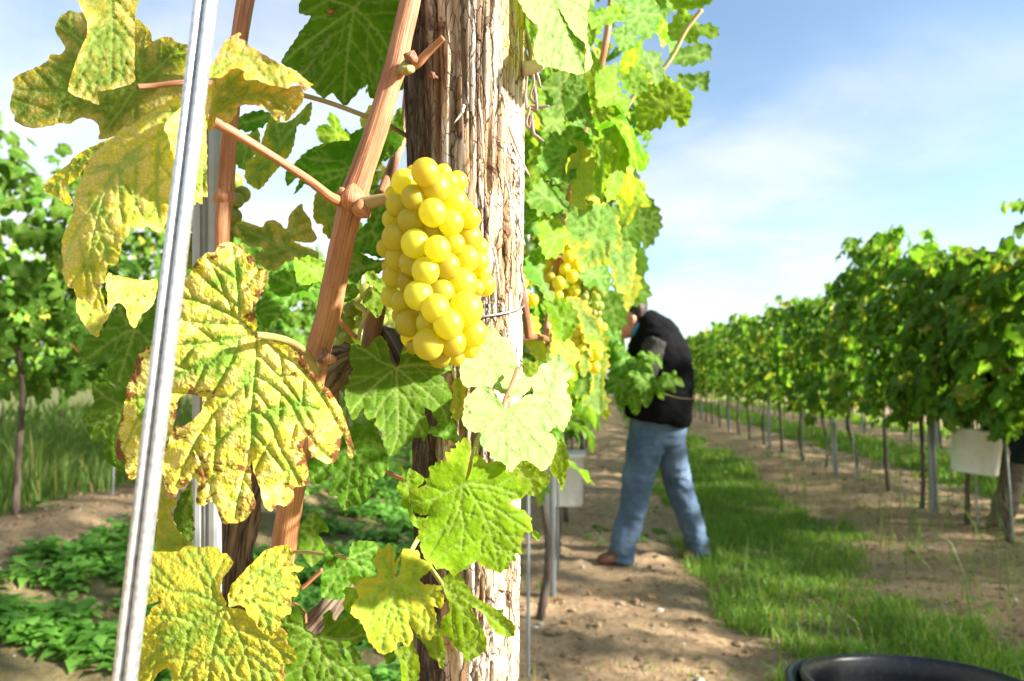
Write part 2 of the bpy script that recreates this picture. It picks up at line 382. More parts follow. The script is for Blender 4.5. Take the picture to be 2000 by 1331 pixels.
def grass_mat(name, a, b, dry, tr=.35, dryf=.8):
    m = NT(name); t = m.attr('tint'); pz = m.noise(m.obj(), 1.5, 3)
    col = m.mix(t, a, b); col = m.mix(m.ramp(m.math('MULTIPLY_ADD', pz, .35, m.math('MULTIPLY', t, .8)), dryf, dryf + .08), col, dry)
    p = m.bsdf(col, .55, None, .3); x = m.n('ShaderNodeBsdfTranslucent'); m.set(x.inputs[0], m.mix(1., col, (1.5, 1.5, .7), 'MULTIPLY'))
    return m.done(m.mixsh(tr, p, x.outputs[0]))
M['grass'] = grass_mat('grass', (.11, .26, .025), (.27, .39, .075), (.44, .39, .18), dryf=.87)
M['drygrass'] = grass_mat('grass_dry', (.09, .19, .03), (.19, .28, .06), (.38, .33, .14), dryf=.86)
M['weed'] = grass_mat('weed', (.11, .29, .035), (.21, .44, .07), (.20, .28, .06), dryf=.95)
x, y = scatter(60000, .2, 2.2, 2.2, 8, grass_mask, 1.3); blades('grass', x, y, .068, .0032, M['grass'], .9)
x, y = scatter(42000, .2, 2.2, 8, 45, grass_mask, 1.5); blades('grass', x, y, .10, .010, M['grass'], .9)
x, y = scatter(30000, 3.4, 5.2, 4.5, 40, grass_mask, 1.6); blades('grass', x, y, .11, .011, M['grass'], .9)
x, y = scatter(9000, 6.2, 8, 7, 50, grass_mask, 1.6); blades('grass', x, y, .12, .02, M['grass'], .9)
x, y = scatter(34000, -7, -3.3, 2.8, 12, grass_mask, 1.0); blades('tall_grass', x, y, .26, .005, M['drygrass'], .7)
x, y = scatter(12000, -14, -5, 9, 40, grass_mask, 1.0); blades('tall_grass', x, y, .3, .02, M['drygrass'], .7)
# sparse tufts on the bare soil, dry stalks in the strip
x, y = scatter(26000, -.6, 3.4, 2.3, 14, lambda x, y: sstep(.62, .74, fbm(x * 2.6, y * 2.6, 9, 3)) * .8, 1.2); blades('grass_tufts', x, y, .05, .0035, M['grass'], 1.)
x, y = scatter(900, .7, 3.0, 2.3, 8, None, 1.0); blades('dry_stalks', x, y, .30, .0022, M['drygrass'], .8)

def rosettes(name, x, y, size, mat, per=9, lift=.5):
    n = len(x); z = ground_full(x, y)
    V = []; T = []
    a0 = RNG.uniform(0, 6.28, n); sz = size * RNG.uniform(.6, 1.3, n)
    for k in range(per):
        a = a0 + k * 2.4 + RNG.uniform(-.3, .3, n); L = sz * RNG.uniform(.6, 1.1, n); w = L * RNG.uniform(.22, .34, n); hz = RNG.uniform(.05, 1., n) * lift * sz
        u = np.stack([np.cos(a), np.sin(a), 0 * a], -1); v = np.stack([-np.sin(a), np.cos(a), 0 * a], -1)
        o = np.stack([x, y, z + .01 + hz * .9], -1); up = np.array([0, 0, 1.]); li = RNG.uniform(-.15, .6, n)
        q0 = o + u * (L * .12)[:, None]; q1 = o + u * (L * .55)[:, None] + v * w[:, None] + up * (L * li * .5 + .12 * w)[:, None]
        q2 = o + u * L[:, None] + up * (L * (li - .25))[:, None]; q3 = o + u * (L * .55)[:, None] - v * w[:, None] + up * (L * li * .5 + .12 * w)[:, None]
        q4 = o + u * (L * .55)[:, None] + up * (L * li * .5)[:, None]
        V.append(np.stack([q0, q1, q2, q3, q4], 1))
        T.append(np.repeat(RNG.random(n)[:, None], 5, 1))
    V = np.stack(V, 1).reshape(-1, 3); T = np.stack(T, 1).reshape(-1)
    o = np.arange(n * per)[:, None] * 5
    F3 = np.concatenate([o + np.array([[0, 4, 1]]), o + np.array([[4, 2, 1]]), o + np.array([[0, 3, 4]]), o + np.array([[4, 3, 2]])])
    me = mesh_np(name, V, F3); attr(me, 'tint', T)
    return tag(link(name, me, mat), kind='stuff')
x, y = scatter(6800, -3.2, -.6, 2.3, 9, lambda x, y: grass_mask(x, y) * sstep(.30, .50, fbm(x * 2.3, y * 2.3, 77, 3)), 1.2); rosettes('weeds', x, y, .085, M['weed'], 9, .7)
x, y = scatter(2500, -2.6, -.7, 9, 30, grass_mask, 1.3); rosettes('weeds', x, y, .13, M['weed'], 7, .6)
x, y = scatter(500, -.9, 2.6, 2.3, 10, lambda x, y: sstep(.6, .75, fbm(x * 1.9, y * 1.9, 31, 3)), 1.2); rosettes('weeds', x, y, .05, M['weed'], 8, .6)

# clods and pebbles on the soil
ico = bmesh.new(); bmesh.ops.create_icosphere(ico, subdivisions=1, radius=1); IV = np.array([v.co[:] for v in ico.verts]); IF = np.array([[v.index for v in f.verts] for f in ico.faces]); ico.free()
x, y = scatter(16000, -3.9, 3.6, 2.2, 12, lambda x, y: 1 - .93 * grass_mask(x, y), 1.6); n = len(x)
r = .0035 + .012 * RNG.random(n) ** 5 + .018 * RNG.random(n) ** 14; sc = RNG.uniform(.6, 1.3, (n, 1, 3)) * r[:, None, None]; sc[:, :, 2] *= .7
V = IV[None] * sc * (1 + RNG.uniform(-.22, .22, (n, len(IV), 1))) + np.stack([x, y, ground_full(x, y) + r * .25], -1)[:, None]
F = (IF[None] + (np.arange(n) * len(IV))[:, None, None]).reshape(-1, 3)
me = mesh_np('soil_clods', V.reshape(-1, 3), F, smooth=False); attr(me, 'tint', np.repeat(RNG.random(n), len(IV)))
m = NT('clods'); t = m.attr('tint'); col = m.mix(t, (.19, .12, .07), (.38, .27, .17)); col = m.mix(m.ramp(t, .93, .97), col, (.55, .50, .43))
M['clods'] = m.done(m.bsdf(col, .95, m.bump(m.noise(m.obj(), 200, 3), .5, .003), .1))
tag(link('soil_clods', me, M['clods']), kind='stuff')
# ------------------------------------------------------------------ leaves
def inside(poly, q):
    x, y = q[:, 0], q[:, 1]; r = np.zeros(len(q), bool); a = poly; b = np.roll(poly, -1, 0)
    for (x1, y1), (x2, y2) in zip(a, b):
        if y1 == y2: continue
        k = ((y1 > y) != (y2 > y)) & (x < (x2 - x1) * (y - y1) / (y2 - y1) + x1); r ^= k
    return r
def mindist(q, pts):
    r = np.empty(len(q), np.float32); q = q.astype(np.float32); pts = pts.astype(np.float32)
    for i in range(0, len(q), 2000):
        d = q[i:i + 2000, None] - pts[None]; r[i:i + 2000] = np.sqrt((d * d).sum(-1).min(1))
    return r
def auto_veins(poly, j):
    d = np.linalg.norm(poly - j, axis=1); n = len(poly); w = max(3, n // 22); tips = []
    for i in range(n):
        nb = d[[(i + k) % n for k in range(-w, w + 1)]]
        if d[i] >= nb.max() - 1e-9 and d[i] > .5 * d.max(): tips.append(i)
    return [np.array([j, j + (poly[i] - j) * .5 + np.array([0., 0.]), j + (poly[i] - j) * .96]) for i in tips][:9]
def side_veins(mains, poly, scale, rs):
    """secondary veins leave each main vein alternately and stop at the edge or near another main vein"""
    out = []; M_ = [resample(catmull(v, 6), scale * .06) for v in mains]
    for a, mv in enumerate(M_):
        oth = np.concatenate([x for b, x in enumerate(M_) if b != a]) if len(M_) > 1 else np.zeros((0, 2))
        n = len(mv); L = n * scale * .06; k = max(2, int(L / (scale * .75)))
        for i in range(1, k + 1):
            for sd in (-1, 1):
                t = (i - .35 + .25 * sd + rs.uniform(-.1, .1)) / (k + .4)
                q = int(t * (n - 1))
                if q < 2 or q > n - 3: continue
                tg = mv[q + 1] - mv[q - 1]; tg = tg / (np.linalg.norm(tg) + 1e-9)
                an = math.atan2(tg[1], tg[0]) + sd * rs.uniform(.75, .95); p = mv[q].copy(); pl = [p.copy()]
                for s in range(60):
                    p = p + np.array([math.cos(an), math.sin(an)]) * scale * .09; an -= sd * .018
                    if not inside(poly, p[None])[0]: break
                    if s > 2 and len(oth) and ((oth - p) ** 2).sum(1).min() < (scale * .16) ** 2: break
                    if s > 4 and ((mv - p) ** 2).sum(1).min() < (scale * .1) ** 2: break
                    pl.append(p.copy())
                if len(pl) > 3: out.append(np.array(pl))
    return out
def leaf2d(outline, junction, veins=None, teeth=(0, 10), step=5., scale=100., smooth=True, detail=True, seed=0):
    """triangulate a leaf outline; scale = reference length (leaf about 2-4 scale across). Returns 2D verts, tris, vein, vprox, edge"""
    rs = random.Random(seed); j = np.array(junction, float)
    pl = np.array(outline, float)
    if smooth: pl = catmull(pl, 5, True)
    amp, per = teeth
    if amp > 0:
        pl = resample(pl, per / 4., True); n = len(pl)
        tg = np.roll(pl, -1, 0) - np.roll(pl, 1, 0); nn = np.stack([tg[:, 1], -tg[:, 0]], -1); nn /= np.linalg.norm(nn, axis=1)[:, None] + 1e-9
        area = .5 * np.sum(pl[:, 0] * np.roll(pl[:, 1], -1) - np.roll(pl[:, 0], -1) * pl[:, 1])
        if area < 0: nn = -nn
        ph = 0.; h = np.zeros(n); cur = rs.uniform(.5, 1.3)
        for i in range(n):
            h[i] = cur * amp * ((ph % 1.) / .68 if (ph % 1.) < .68 else (1 - ph % 1.) / .32) ** 1.15; ph += .25 * rs.uniform(.75, 1.25)
            if ph >= 1: ph -= 1; cur = rs.uniform(.45, 1.4)
        far = np.clip((np.linalg.norm(pl - j, axis=1) - scale * .35) / (scale * .3), 0, 1)
        pl = pl + nn * ((h - amp * .4) * far)[:, None]
    else: pl = resample(pl, step, True)
    mains = [np.array(v, float) for v in veins] if veins is not None else auto_veins(pl, j)
    sides = side_veins(mains, pl, scale, rs) if detail else []
    mp = [resample(catmull(v, 6), step * .6) for v in mains]; sp = [resample(catmull(v, 3), step * .8) for v in sides]
    mx = np.concatenate(mp) if mp else np.zeros((0, 2)); sx = np.concatenate(sp) if sp else np.zeros((0, 2))
    lo, hi = pl.min(0), pl.max(0)
    gx_ = np.arange(lo[0], hi[0], step); gy_ = np.arange(lo[1], hi[1], step * .87)
    A, B = np.meshgrid(gx_, gy_); A = A + (np.arange(len(gy_)) % 2)[:, None] * step * .5
    g = np.stack([A.ravel(), B.ravel()], -1); g = g + RNG.uniform(-.18, .18, g.shape) * step
    g = g[inside(pl, g)]
    g = g[mindist(g, pl) > step * .55]
    if detail:
        for q, dd in ((mx, .5), (sx, .45)):
            if len(q):
                q = q[inside(pl, q)]; q = q[mindist(q, pl) > step * .5] if len(q) else q
                if len(q):
                    g = g[mindist(g, q) > step * dd]; g = np.vstack([g, q])
    n = len(pl); pts = [Vector(p) for p in np.vstack([pl, g])]
    ov, _, of, *_r = geometry.delaunay_2d_cdt(pts, [(i, (i + 1) % n) for i in range(n)], [], 1, step * .02)
    V = np.array([v[:] for v in ov]); F = np.array([f for f in of if len(f) == 3], int)
    # keep face winding so that the normal is +z
    F = F[inside(pl, V[F].mean(1))]
    a = V[F[:, 1]] - V[F[:, 0]]; b = V[F[:, 2]] - V[F[:, 0]]; cr = a[:, 0] * b[:, 1] - a[:, 1] * b[:, 0]; F[cr < 0] = F[cr < 0][:, ::-1]
    d1 = mindist(V, mx) if len(mx) else np.full(len(V), 1e3); d2 = mindist(V, sx) if len(sx) else np.full(len(V), 1e3)
    de = mindist(V, resample(pl, step, True)); dj = np.linalg.norm(V - j, axis=1)
    w1 = np.maximum(scale * (.030 - .016 * np.clip(dj / (scale * 3), 0, 1)), step * .35); w2 = max(scale * .013, step * .25)
    vein = np.clip(np.maximum(np.exp(-(d1 / w1) ** 2), .5 * np.exp(-(d2 / w2) ** 2)), 0, 1)
    vp = np.maximum(np.exp(-d1 / (scale * .17)), .8 * np.exp(-d2 / (scale * .11))); edge = np.exp(-de / (scale * .22))
    return V, F, vein, vp, edge, np.minimum(d1, d2 * 1.15)

def Z(x0, y0, s, pts): return [(x0 + x / s, y0 + y / s) for x, y in pts]
LEAVES = []
def hero_leaf(parent, mat, d0, patches, sx=0., sy=0., dome=0., bends=(), relief=.0012, wave=.003, teeth=(5, 18), step=6., label=None, seed=1, junction=None, name='leaf', scale=100., fold=0.):
    """patches: list of dict(o=outline, v=veins, [overrides]) in photo pixels; every patch is a sheet with its own distance, slope and bends"""
    VV, FF, at = [], [], [[], [], [], []]; n = 0
    for k, p in enumerate(patches):
        g = lambda q, dflt: p.get(q, dflt)
        oo = np.array(p['o'], float); scale = float(np.clip(np.linalg.norm(oo.max(0) - oo.min(0)) * .17, 22, 100))
        j = np.array(g('j', junction if junction is not None else np.mean(p['o'], 0)), float)
        V, F, ve, vp, ed, dv = leaf2d(p['o'], j, g('v', None), g('teeth', teeth), g('step', step), scale, seed=seed * 31 + k)
        D0 = g('d', d0); dx = V[:, 0] - j[0]; dy = V[:, 1] - j[1]
        d = D0 * (1 + (g('sx', sx) * dx + g('sy', sy) * dy) / FPX)
        r2 = (dx * dx + dy * dy) / 150. ** 2; d = d + g('dome', dome) * np.minimum(r2, 4)
        fo = g('fold', fold)
        if fo: # V fold along the midrib (first vein)
            mv = resample(catmull(np.array(p['v'][0], float), 6), 4.) if 'v' in p else None
            if mv is not None: d = d + fo * (1 - np.exp(-mindist(V, mv) / 60.))
        for (bx, by, ang, am) in g('bends', bends):
            t = (V[:, 0] - bx) * math.cos(R(ang)) + (V[:, 1] - by) * math.sin(R(ang)); d = d + am * np.maximum(t / 100., 0) ** 2
        wv = g('wave', wave); sd = seed * 3.7 + k
        d = d + wv * (2 * fbm(V[:, 0] / 85 + sd, V[:, 1] / 85 - sd, 0, 3) - 1) * (.4 + ed * 1.3) + wv * .8 * np.sin(V[:, 0] / 38 + sd) * np.sin(V[:, 1] / 33 + 2 * sd) * (.25 + ed)
        rl = g('relief', relief)
        d = d - rl * (1 - np.exp(-(dv / (scale * .055)) ** 1.3)) + rl * .5 * ve + rl * .6 * (fbm(V[:, 0] / 9 + sd, V[:, 1] / 9, 0, 2) - .5)
        VV.append(Pn(V[:, 0], V[:, 1], d)); FF.append(F[:, ::-1] + n); n += len(V)
        for a, q in zip(at, (ve, vp, ed)): a.append(q)
        at[3].append(np.stack([(V[:, 0] - j[0]) / 45, (V[:, 1] - j[1]) / 45, np.full(len(V), k * 5. + seed)], -1))
    me = mesh_np(name, np.concatenate(VV), np.concatenate(FF))
    attr(me, 'vein', np.concatenate(at[0])); attr(me, 'vprox', np.concatenate(at[1])); attr(me, 'edge', np.concatenate(at[2])); attr(me, 'lc', np.concatenate(at[3]), 'FLOAT_VECTOR')
    o = link(name, me, M[mat], parent)
    if label: o['label'] = label
    return o

# generic leaf blades shared by many leaves (unit length, tip along +y, upper face +z)
def polar_outline(lobes, n=40):
    a = np.array([l[0] for l in lobes], float); r = np.array([l[1] for l in lobes], float)
    pts = [(r_ * math.sin(R(t)), r_ * math.cos(R(t))) for t, r_ in zip(a, r)]
    mir = [(-x, y) for x, y in pts[1:-1][::-1]]
    return np.array(pts + mir)
SH = [
 [(0, .62), (12, .55), (24, .44), (36, .38), (52, .50), (66, .52), (82, .40), (98, .35), (116, .42), (134, .40), (152, .30), (170, .22), (180, .05)],
 [(0, .64), (14, .54), (27, .36), (38, .30), (54, .48), (64, .50), (82, .35), (96, .30), (118, .43), (138, .38), (156, .30), (172, .20), (180, .04)],
 [(0, .58), (16, .52), (32, .45), (50, .50), (66, .48), (84, .42), (104, .40), (124, .40), (142, .36), (160, .28), (174, .16), (180, .05)],
]
def generic_leaf(name, k, step, teeth, curl, cup, wav, seed, detail):
    o = polar_outline(SH[k % 3]) * 100.
    V, F, ve, vp, ed, dv = leaf2d(o, (0, 0), None, teeth, step, 25., detail=detail, seed=seed)
    x, y = V[:, 0] / 100, V[:, 1] / 100
    z = -curl * np.maximum(np.abs(y) - .1, 0) ** 2 * 2 - cup * np.abs(x) ** 1.6 + wav * (2 * fbm(x * 5 + seed, y * 5, 0, 3) - 1) * (.4 + ed) + wav * .7 * np.sin(x * 13 + seed) * np.sin(y * 11 + seed) * ed
    if detail: z = z + .012 * (1 - np.exp(-dv / 2.))
    me = mesh_np(name, np.stack([x, y, z], -1), F)
    attr(me, 'vein', ve); attr(me, 'vprox', vp); attr(me, 'edge', ed); attr(me, 'lc', np.stack([x * 9, y * 9, 0 * x], -1), 'FLOAT_VECTOR')
    return me
def leaf_set(step, teeth, detail, n, mats):
    res = []
    for mk in mats:
        for i in range(n):
            me = generic_leaf('leaf', i, step, teeth, .25 + .5 * RNG.random(), .1 + .7 * RNG.random(), .05 + .07 * RNG.random(), i * 7 + 3, detail)
            me.materials.append(M[mk]); res.append(me)
    return res
GREENS = ['row', 'row', 'row2', 'row', 'rowy']
HI = {k: leaf_set(5., (2.2, 7.), True, 4, [k]) for k in ('green', 'lime', 'mixed', 'yg')}
MID = {k: leaf_set(9., (2.6, 9.), False, 4, [k]) for k in ('row', 'row2', 'rowy')}
LO = {k: leaf_set(22., (0, 9.), False, 3, [k]) for k in ('row', 'row2', 'rowy')}

def basis(nrm, tip):
    n = np.asarray(nrm, float); n = n / np.linalg.norm(n, axis=-1, keepdims=True)
    t = np.asarray(tip, float); t = t - n * (t * n).sum(-1, keepdims=True); t = t / (np.linalg.norm(t, axis=-1, keepdims=True) + 1e-9)
    return np.stack([np.cross(t, n), t, n], -1)     # columns x, y, z
def leaf_pose(n, side):
    """normals mostly out from the row's wall and up, tips hanging"""
    nr = np.stack([side * RNG.uniform(.3, 1.3, n), RNG.normal(0, .55, n), RNG.uniform(.0, 1.0, n)], -1)
    tp = np.stack([side * RNG.uniform(0, .5, n), RNG.normal(0, .6, n), -RNG.uniform(.3, 1.2, n)], -1)
    return basis(nr, tp)
def row_leaf_positions(n, cx, cy, half, z0, top, w=.30, shoots=4):
    y = cy + RNG.uniform(-half, half, n); tt = top + .22 * (2 * fbm(y * 2.1 + cx * 3, cx * 5, 0, 3) - 1)
    u = RNG.random(n); z = z0 + (tt - z0) * u ** .92 + RNG.normal(0, .03, n)
    z = np.where(RNG.random(n) < .05, z - .12, z)
    ww = w * (1 - .45 * np.maximum((z - z0) / (top - z0) - .55, 0)) * (.75 + .5 * fbm(y * 3.3, z * 3.3, cx, 2))
    s = np.where(RNG.random(n) < .5, -1., 1.); x = cx + s * ww * np.sqrt(RNG.uniform(.05, 1, n))
    k = int(n * .07); q = RNG.integers(0, shoots, k); sy = cy + RNG.uniform(-half, half, shoots); sh = RNG.uniform(.06, .26, shoots); sl = RNG.uniform(-.3, .3, (shoots, 2))
    f = RNG.random(k); y[:k] = sy[q] + sl[q, 0] * f * sh[q] + RNG.normal(0, .03, k); x[:k] = cx + sl[q, 1] * f * sh[q] + RNG.normal(0, .03, k); z[:k] = top - .1 + f * sh[q]
    return np.stack([x, y, z], -1), s
def leaf_objects(parent, pos, side, lib, size, keys, prob, gz=0.):
    B = leaf_pose(len(pos), side); sz = size * RNG.uniform(.65, 1.2, len(pos)); pick = RNG.choice(len(keys), len(pos), p=prob)
    inv = WM[parent.name].inverted()
    for p, b, s, k in zip(pos, B, sz, pick):
        lib_ = lib[keys[k]]; o = bpy.data.objects.new('leaf', lib_[random.randrange(len(lib_))]); COL.objects.link(o)
        mw = Matrix(((b[0, 0] * s, b[0, 1] * s, b[0, 2] * s, p[0]), (b[1, 0] * s, b[1, 1] * s, b[1, 2] * s, p[1]), (b[2, 0] * s, b[2, 1] * s, b[2, 2] * s, p[2]), (0, 0, 0, 1)))
        o.parent = parent; o.matrix_basis = inv @ mw
def leaf_mass(name, pos, side, lib, size, keys, prob, origin):
    """many small leaves joined into one mesh, relative to origin"""
    VV, FF, at, mi = [], [], [[], [], [], []], []; n = 0
    B = leaf_pose(len(pos), side); sz = size * RNG.uniform(.65, 1.2, len(pos)); pick = RNG.choice(len(keys), len(pos), p=prob)
    cache = {}
    for p, b, s, k in zip(pos, B, sz, pick):
        me = lib[keys[k]][random.randrange(len(lib[keys[k]]))]
        if me.name not in cache:
            v = np.empty(len(me.vertices) * 3, np.float32); me.vertices.foreach_get('co', v)
            f = np.empty(len(me.polygons) * 3, np.int32); me.polygons.foreach_get('vertices', f)
            aa = []
            for q in ('vein', 'vprox', 'edge'):
                t = np.empty(len(me.vertices), np.float32); me.attributes[q].data.foreach_get('value', t); aa.append(t)
            t = np.empty(len(me.vertices) * 3, np.float32); me.attributes['lc'].data.foreach_get('vector', t); aa.append(t.reshape(-1, 3))
            cache[me.name] = (v.reshape(-1, 3), f.reshape(-1, 3), aa)
        v, f, aa = cache[me.name]
        VV.append(v @ (b.T * s) + (p - np.array(origin))); FF.append(f + n); n += len(v); mi.append(np.full(len(f), k, np.int32))
        for i in range(3): at[i].append(aa[i])
        at[3].append(aa[3] + RNG.uniform(0, 40, 3))
    me = mesh_np(name, np.concatenate(VV), np.concatenate(FF))
    for i, q in enumerate(('vein', 'vprox', 'edge')): attr(me, q, np.concatenate(at[i]))
    attr(me, 'lc', np.concatenate(at[3]), 'FLOAT_VECTOR')
    for k in keys: me.materials.append(M[k])
    me.polygons.foreach_set('material_index', np.concatenate(mi))
    return me
# ------------------------------------------------------------------ the old wooden end post (leans a little towards the camera)
def post():
    a = np.array(P(905, 60, .585)); b = np.array(P(916, 1260, .735)); ax = (a - b) / np.linalg.norm(a - b)
    base = b + ax * ((-.25 - b[2]) / ax[2]); L = np.linalg.norm(a - base) + .42
    R0 = .0525; nth = 200; hs = np.unique(np.r_[np.arange(0, L, .05), np.arange(.95, 1.62, .0022)])
    th = np.linspace(0, 2 * math.pi, nth, endpoint=False); H, T = np.meshgrid(hs, th, indexing='ij')
    ref = np.array(camo.location) - b; u = ref - ax * ref.dot(ax); u /= np.linalg.norm(u); v = np.cross(ax, u)   # theta = 0 faces the camera; + is to the right
    if v.dot(np.array(P(1400, 600, 1)) - np.array(P(600, 600, 1))) < 0: v = -v
    ct, st = np.cos(T), np.sin(T)
    g1 = fbm(ct * 6 + 3, st * 6, H * 5, 4); g2 = fbm(ct * 16, st * 16 + 7, H * 11, 4); g3 = fbm(ct * 34, st * 34, H * 40, 3)
    flake = fbm(ct * 3.2 + 9, st * 3.2, H * 7, 4)
    cr = np.minimum(np.abs(g1 - .5) * 9, 1); cr2 = np.minimum(np.abs(g2 - .47) * 7, 1)
    rad = R0 + .004 * (fbm(ct * 1.2, st * 1.2, H * 2.5, 2) - .5) + .0012 * (g3 - .5)
    crack = (1 - cr) ** 2.2 * sstep(.40, .55, flake) + .65 * (1 - cr2) ** 2.5 * sstep(.38, .6, fbm(ct * 5, st * 5 + 3, H * 14, 3))
    pit = sstep(.60, .66, fbm(ct * 9 + 2, st * 9, H * 20, 4)); plate = sstep(.50, .53, flake)
    rad = rad - .0042 * np.clip(crack, 0, 1) - .0025 * pit + .0018 * plate
    V = base + ax * H[..., None] + (u * (ct * rad)[..., None] + v * (st * rad)[..., None])
    nh = len(hs); i = np.arange(nh - 1)[:, None] * nth; j = np.arange(nth)[None]
    F4 = np.stack([i + j, i + (j + 1) % nth, i + nth + (j + 1) % nth, i + nth + j], -1).reshape(-1, 4)
    me = mesh_np('post_body', V.reshape(-1, 3), np.array([[(nh - 1) * nth, (nh - 1) * nth + k, (nh - 1) * nth + k + 1] for k in range(1, nth - 1)]), F4)
    attr(me, 'lc', np.stack([T * R0, H, 0 * H], -1).reshape(-1, 3), 'FLOAT_VECTOR')
    attr(me, 'crack', np.clip(crack * 1.1 + pit * .6, 0, 1)); attr(me, 'plate', plate)
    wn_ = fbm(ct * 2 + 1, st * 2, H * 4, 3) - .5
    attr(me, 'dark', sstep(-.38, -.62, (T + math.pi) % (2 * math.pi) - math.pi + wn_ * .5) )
    hc = (np.array(P(1000, 150, .56)) - base).dot(ax)
    tt = (T + math.pi) % (2 * math.pi) - math.pi
    attr(me, 'moss', np.exp(-((tt - 1.15 + wn_ * .6) / .42) ** 2) * sstep(hc - .03, hc + .02, H + wn_ * .05))
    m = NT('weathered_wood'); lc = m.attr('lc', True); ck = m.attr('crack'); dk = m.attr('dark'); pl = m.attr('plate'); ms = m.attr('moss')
    st_ = m.noise(m.scale(lc, (260, 34, 1)), 1, 6, .7, .8); bl = m.noise(m.scale(lc, (60, 20, 1)), 1, 4, .6, .4); fn = m.noise(m.scale(lc, (1500, 180, 1)), 1, 3, .6)
    col = m.mix(m.ramp(st_, .35, .65), (.38, .26, .15), (.60, .48, .34)); col = m.mix(m.math('MULTIPLY', pl, m.ramp(bl, .35, .6)), col, (.68, .62, .54))
    col = m.mix(m.ramp(bl, .58, .75, 0, .6), col, (.34, .17, .075))
    wv = m.n('ShaderNodeVectorMath', operation='SCALE'); m.set(wv.inputs[0], m.noise(m.scale(lc, (70, 40, 1)), 1, 4, .6, 0, True)); wv.inputs['Scale'].default_value = .9
    ce = m.voro(m.vadd(m.scale(lc, (105, 17, 1)), wv.outputs[0]), 1, 'DISTANCE_TO_EDGE'); gate = m.ramp(m.noise(m.scale(lc, (45, 16, 1), (5, 2, 0)), 1, 3), .40, .55)
    line = m.math('MULTIPLY', m.ramp(ce, .0, .085, 1., 0.), gate); ce2 = m.voro(m.vadd(m.scale(lc, (240, 60, 1)), wv.outputs[0]), 1, 'DISTANCE_TO_EDGE')
    line = m.math('MAXIMUM', line, m.math('MULTIPLY', m.ramp(ce2, .0, .07, .8, 0.), m.ramp(bl, .44, .58)))
    cv = m.n('ShaderNodeTexVoronoi'); m.set(cv.inputs['Vector'], m.vadd(m.scale(lc, (105, 17, 1)), wv.outputs[0])); cv.inputs['Scale'].default_value = 1
    hs_ = m.n('ShaderNodeSeparateColor'); m.set(hs_.inputs[0], cv.outputs['Color']); pick = hs_.outputs[0]
    col = m.mix(m.ramp(pick, .62, .8, 0, .6), col, (.40, .22, .10)); col = m.mix(m.ramp(pick, .36, .2, 0, .6), col, (.66, .60, .52))
    col = m.mix(m.math('MULTIPLY', line, .9), col, (.075, .04, .022))
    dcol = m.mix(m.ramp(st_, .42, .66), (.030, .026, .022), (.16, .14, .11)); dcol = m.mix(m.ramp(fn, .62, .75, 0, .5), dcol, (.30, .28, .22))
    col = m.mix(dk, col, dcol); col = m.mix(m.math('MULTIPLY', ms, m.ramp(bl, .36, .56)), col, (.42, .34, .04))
    col = m.mix(m.math('MULTIPLY', ms, m.ramp(st_, .56, .66, 0, .85)), col, (.04, .03, .02))
    col = m.mix(m.math('MULTIPLY', ck, .85), col, (.085, .045, .024))
    h = m.math('ADD', m.math('MULTIPLY', st_, .7), m.math('MULTIPLY', fn, .3)); h = m.math('ADD', h, m.math('MULTIPLY', pick, .8)); h = m.math('SUBTRACT', h, m.math('MULTIPLY', line, 1.6))
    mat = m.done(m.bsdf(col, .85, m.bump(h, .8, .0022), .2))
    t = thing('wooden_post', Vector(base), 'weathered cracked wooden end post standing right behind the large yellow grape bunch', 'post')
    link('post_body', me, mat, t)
    # curled splinters of wood lifting off the face
    def on(px, py, off):
        d = .60 + .06 * (py - 60) / 1200 * 2; c = base + ax * ((np.array(P(905, py, .585 + .15 * (py - 60) / 1200)) - base).dot(ax))
        ang = np.interp(px, [785, 1025], [-1.35, 1.35]); return c + (u * math.cos(ang) + v * math.sin(ang)) * (R0 + off)
    for (x0, y0, x1, y1, w) in ((925, 205, 928, 320, .0022), (955, 160, 960, 235, .003), (975, 250, 1000, 330, .003), (905, 215, 893, 250, .003), (990, 395, 1000, 470, .0028), (1012, 500, 1018, 580, .0025), (965, 335, 972, 400, .002), (985, 1120, 990, 1190, .003), (930, 1110, 925, 1170, .0025), (1000, 300, 1022, 345, .0025), (948, 470, 952, 560, .002)):
        pts = [on(x0, y0, .000), on((x0 + x1) / 2 + 2, (y0 * .5 + y1 * .5), .0025), on(x1, y1, .0075)]
        q = catmull(np.array(pts), 5); sd = v * w * .5; ww = np.array([.6, 1, 1.1, 1, 1.1, 1, .9, .8, .6, .4, .15])[:len(q), None]
        thk = u * .0006; VV = np.concatenate([q - sd * ww, q + sd * ww, q + sd * ww - thk, q - sd * ww - thk]); n = len(q); k = np.arange(n - 1)[:, None]
        F = np.concatenate([np.hstack([k + a * n, k + 1 + a * n, k + 1 + (a + 1) % 4 * n, k + (a + 1) % 4 * n]) for a in range(4)])
        me = mesh_np('splinter', VV, None, F); cc = np.array([base]) ; attr(me, 'lc', np.c_[VV @ v, VV @ ax, 0 * VV[:, 0]], 'FLOAT_VECTOR')
        attr(me, 'crack', np.zeros(len(VV))); attr(me, 'dark', np.zeros(len(VV))); attr(me, 'plate', np.ones(len(VV))); attr(me, 'moss', np.zeros(len(VV)))
        link('splinter', me, mat, t)
    # the wire bound round the post, its nail and the pale nub at the right edge
    c = base + ax * ((np.array(P(985, 598, .655)) - base).dot(ax)); ring = []
    for k in range(41):
        a_ = 2 * math.pi * k / 40; ring.append(c + (u * math.cos(a_) + v * math.sin(a_)) * (R0 + .0022) + ax * .004 * math.sin(a_ + .6))
    tube_obj('binding_wire', tube(ring, .0011, 8, 2), M['wire'], t)
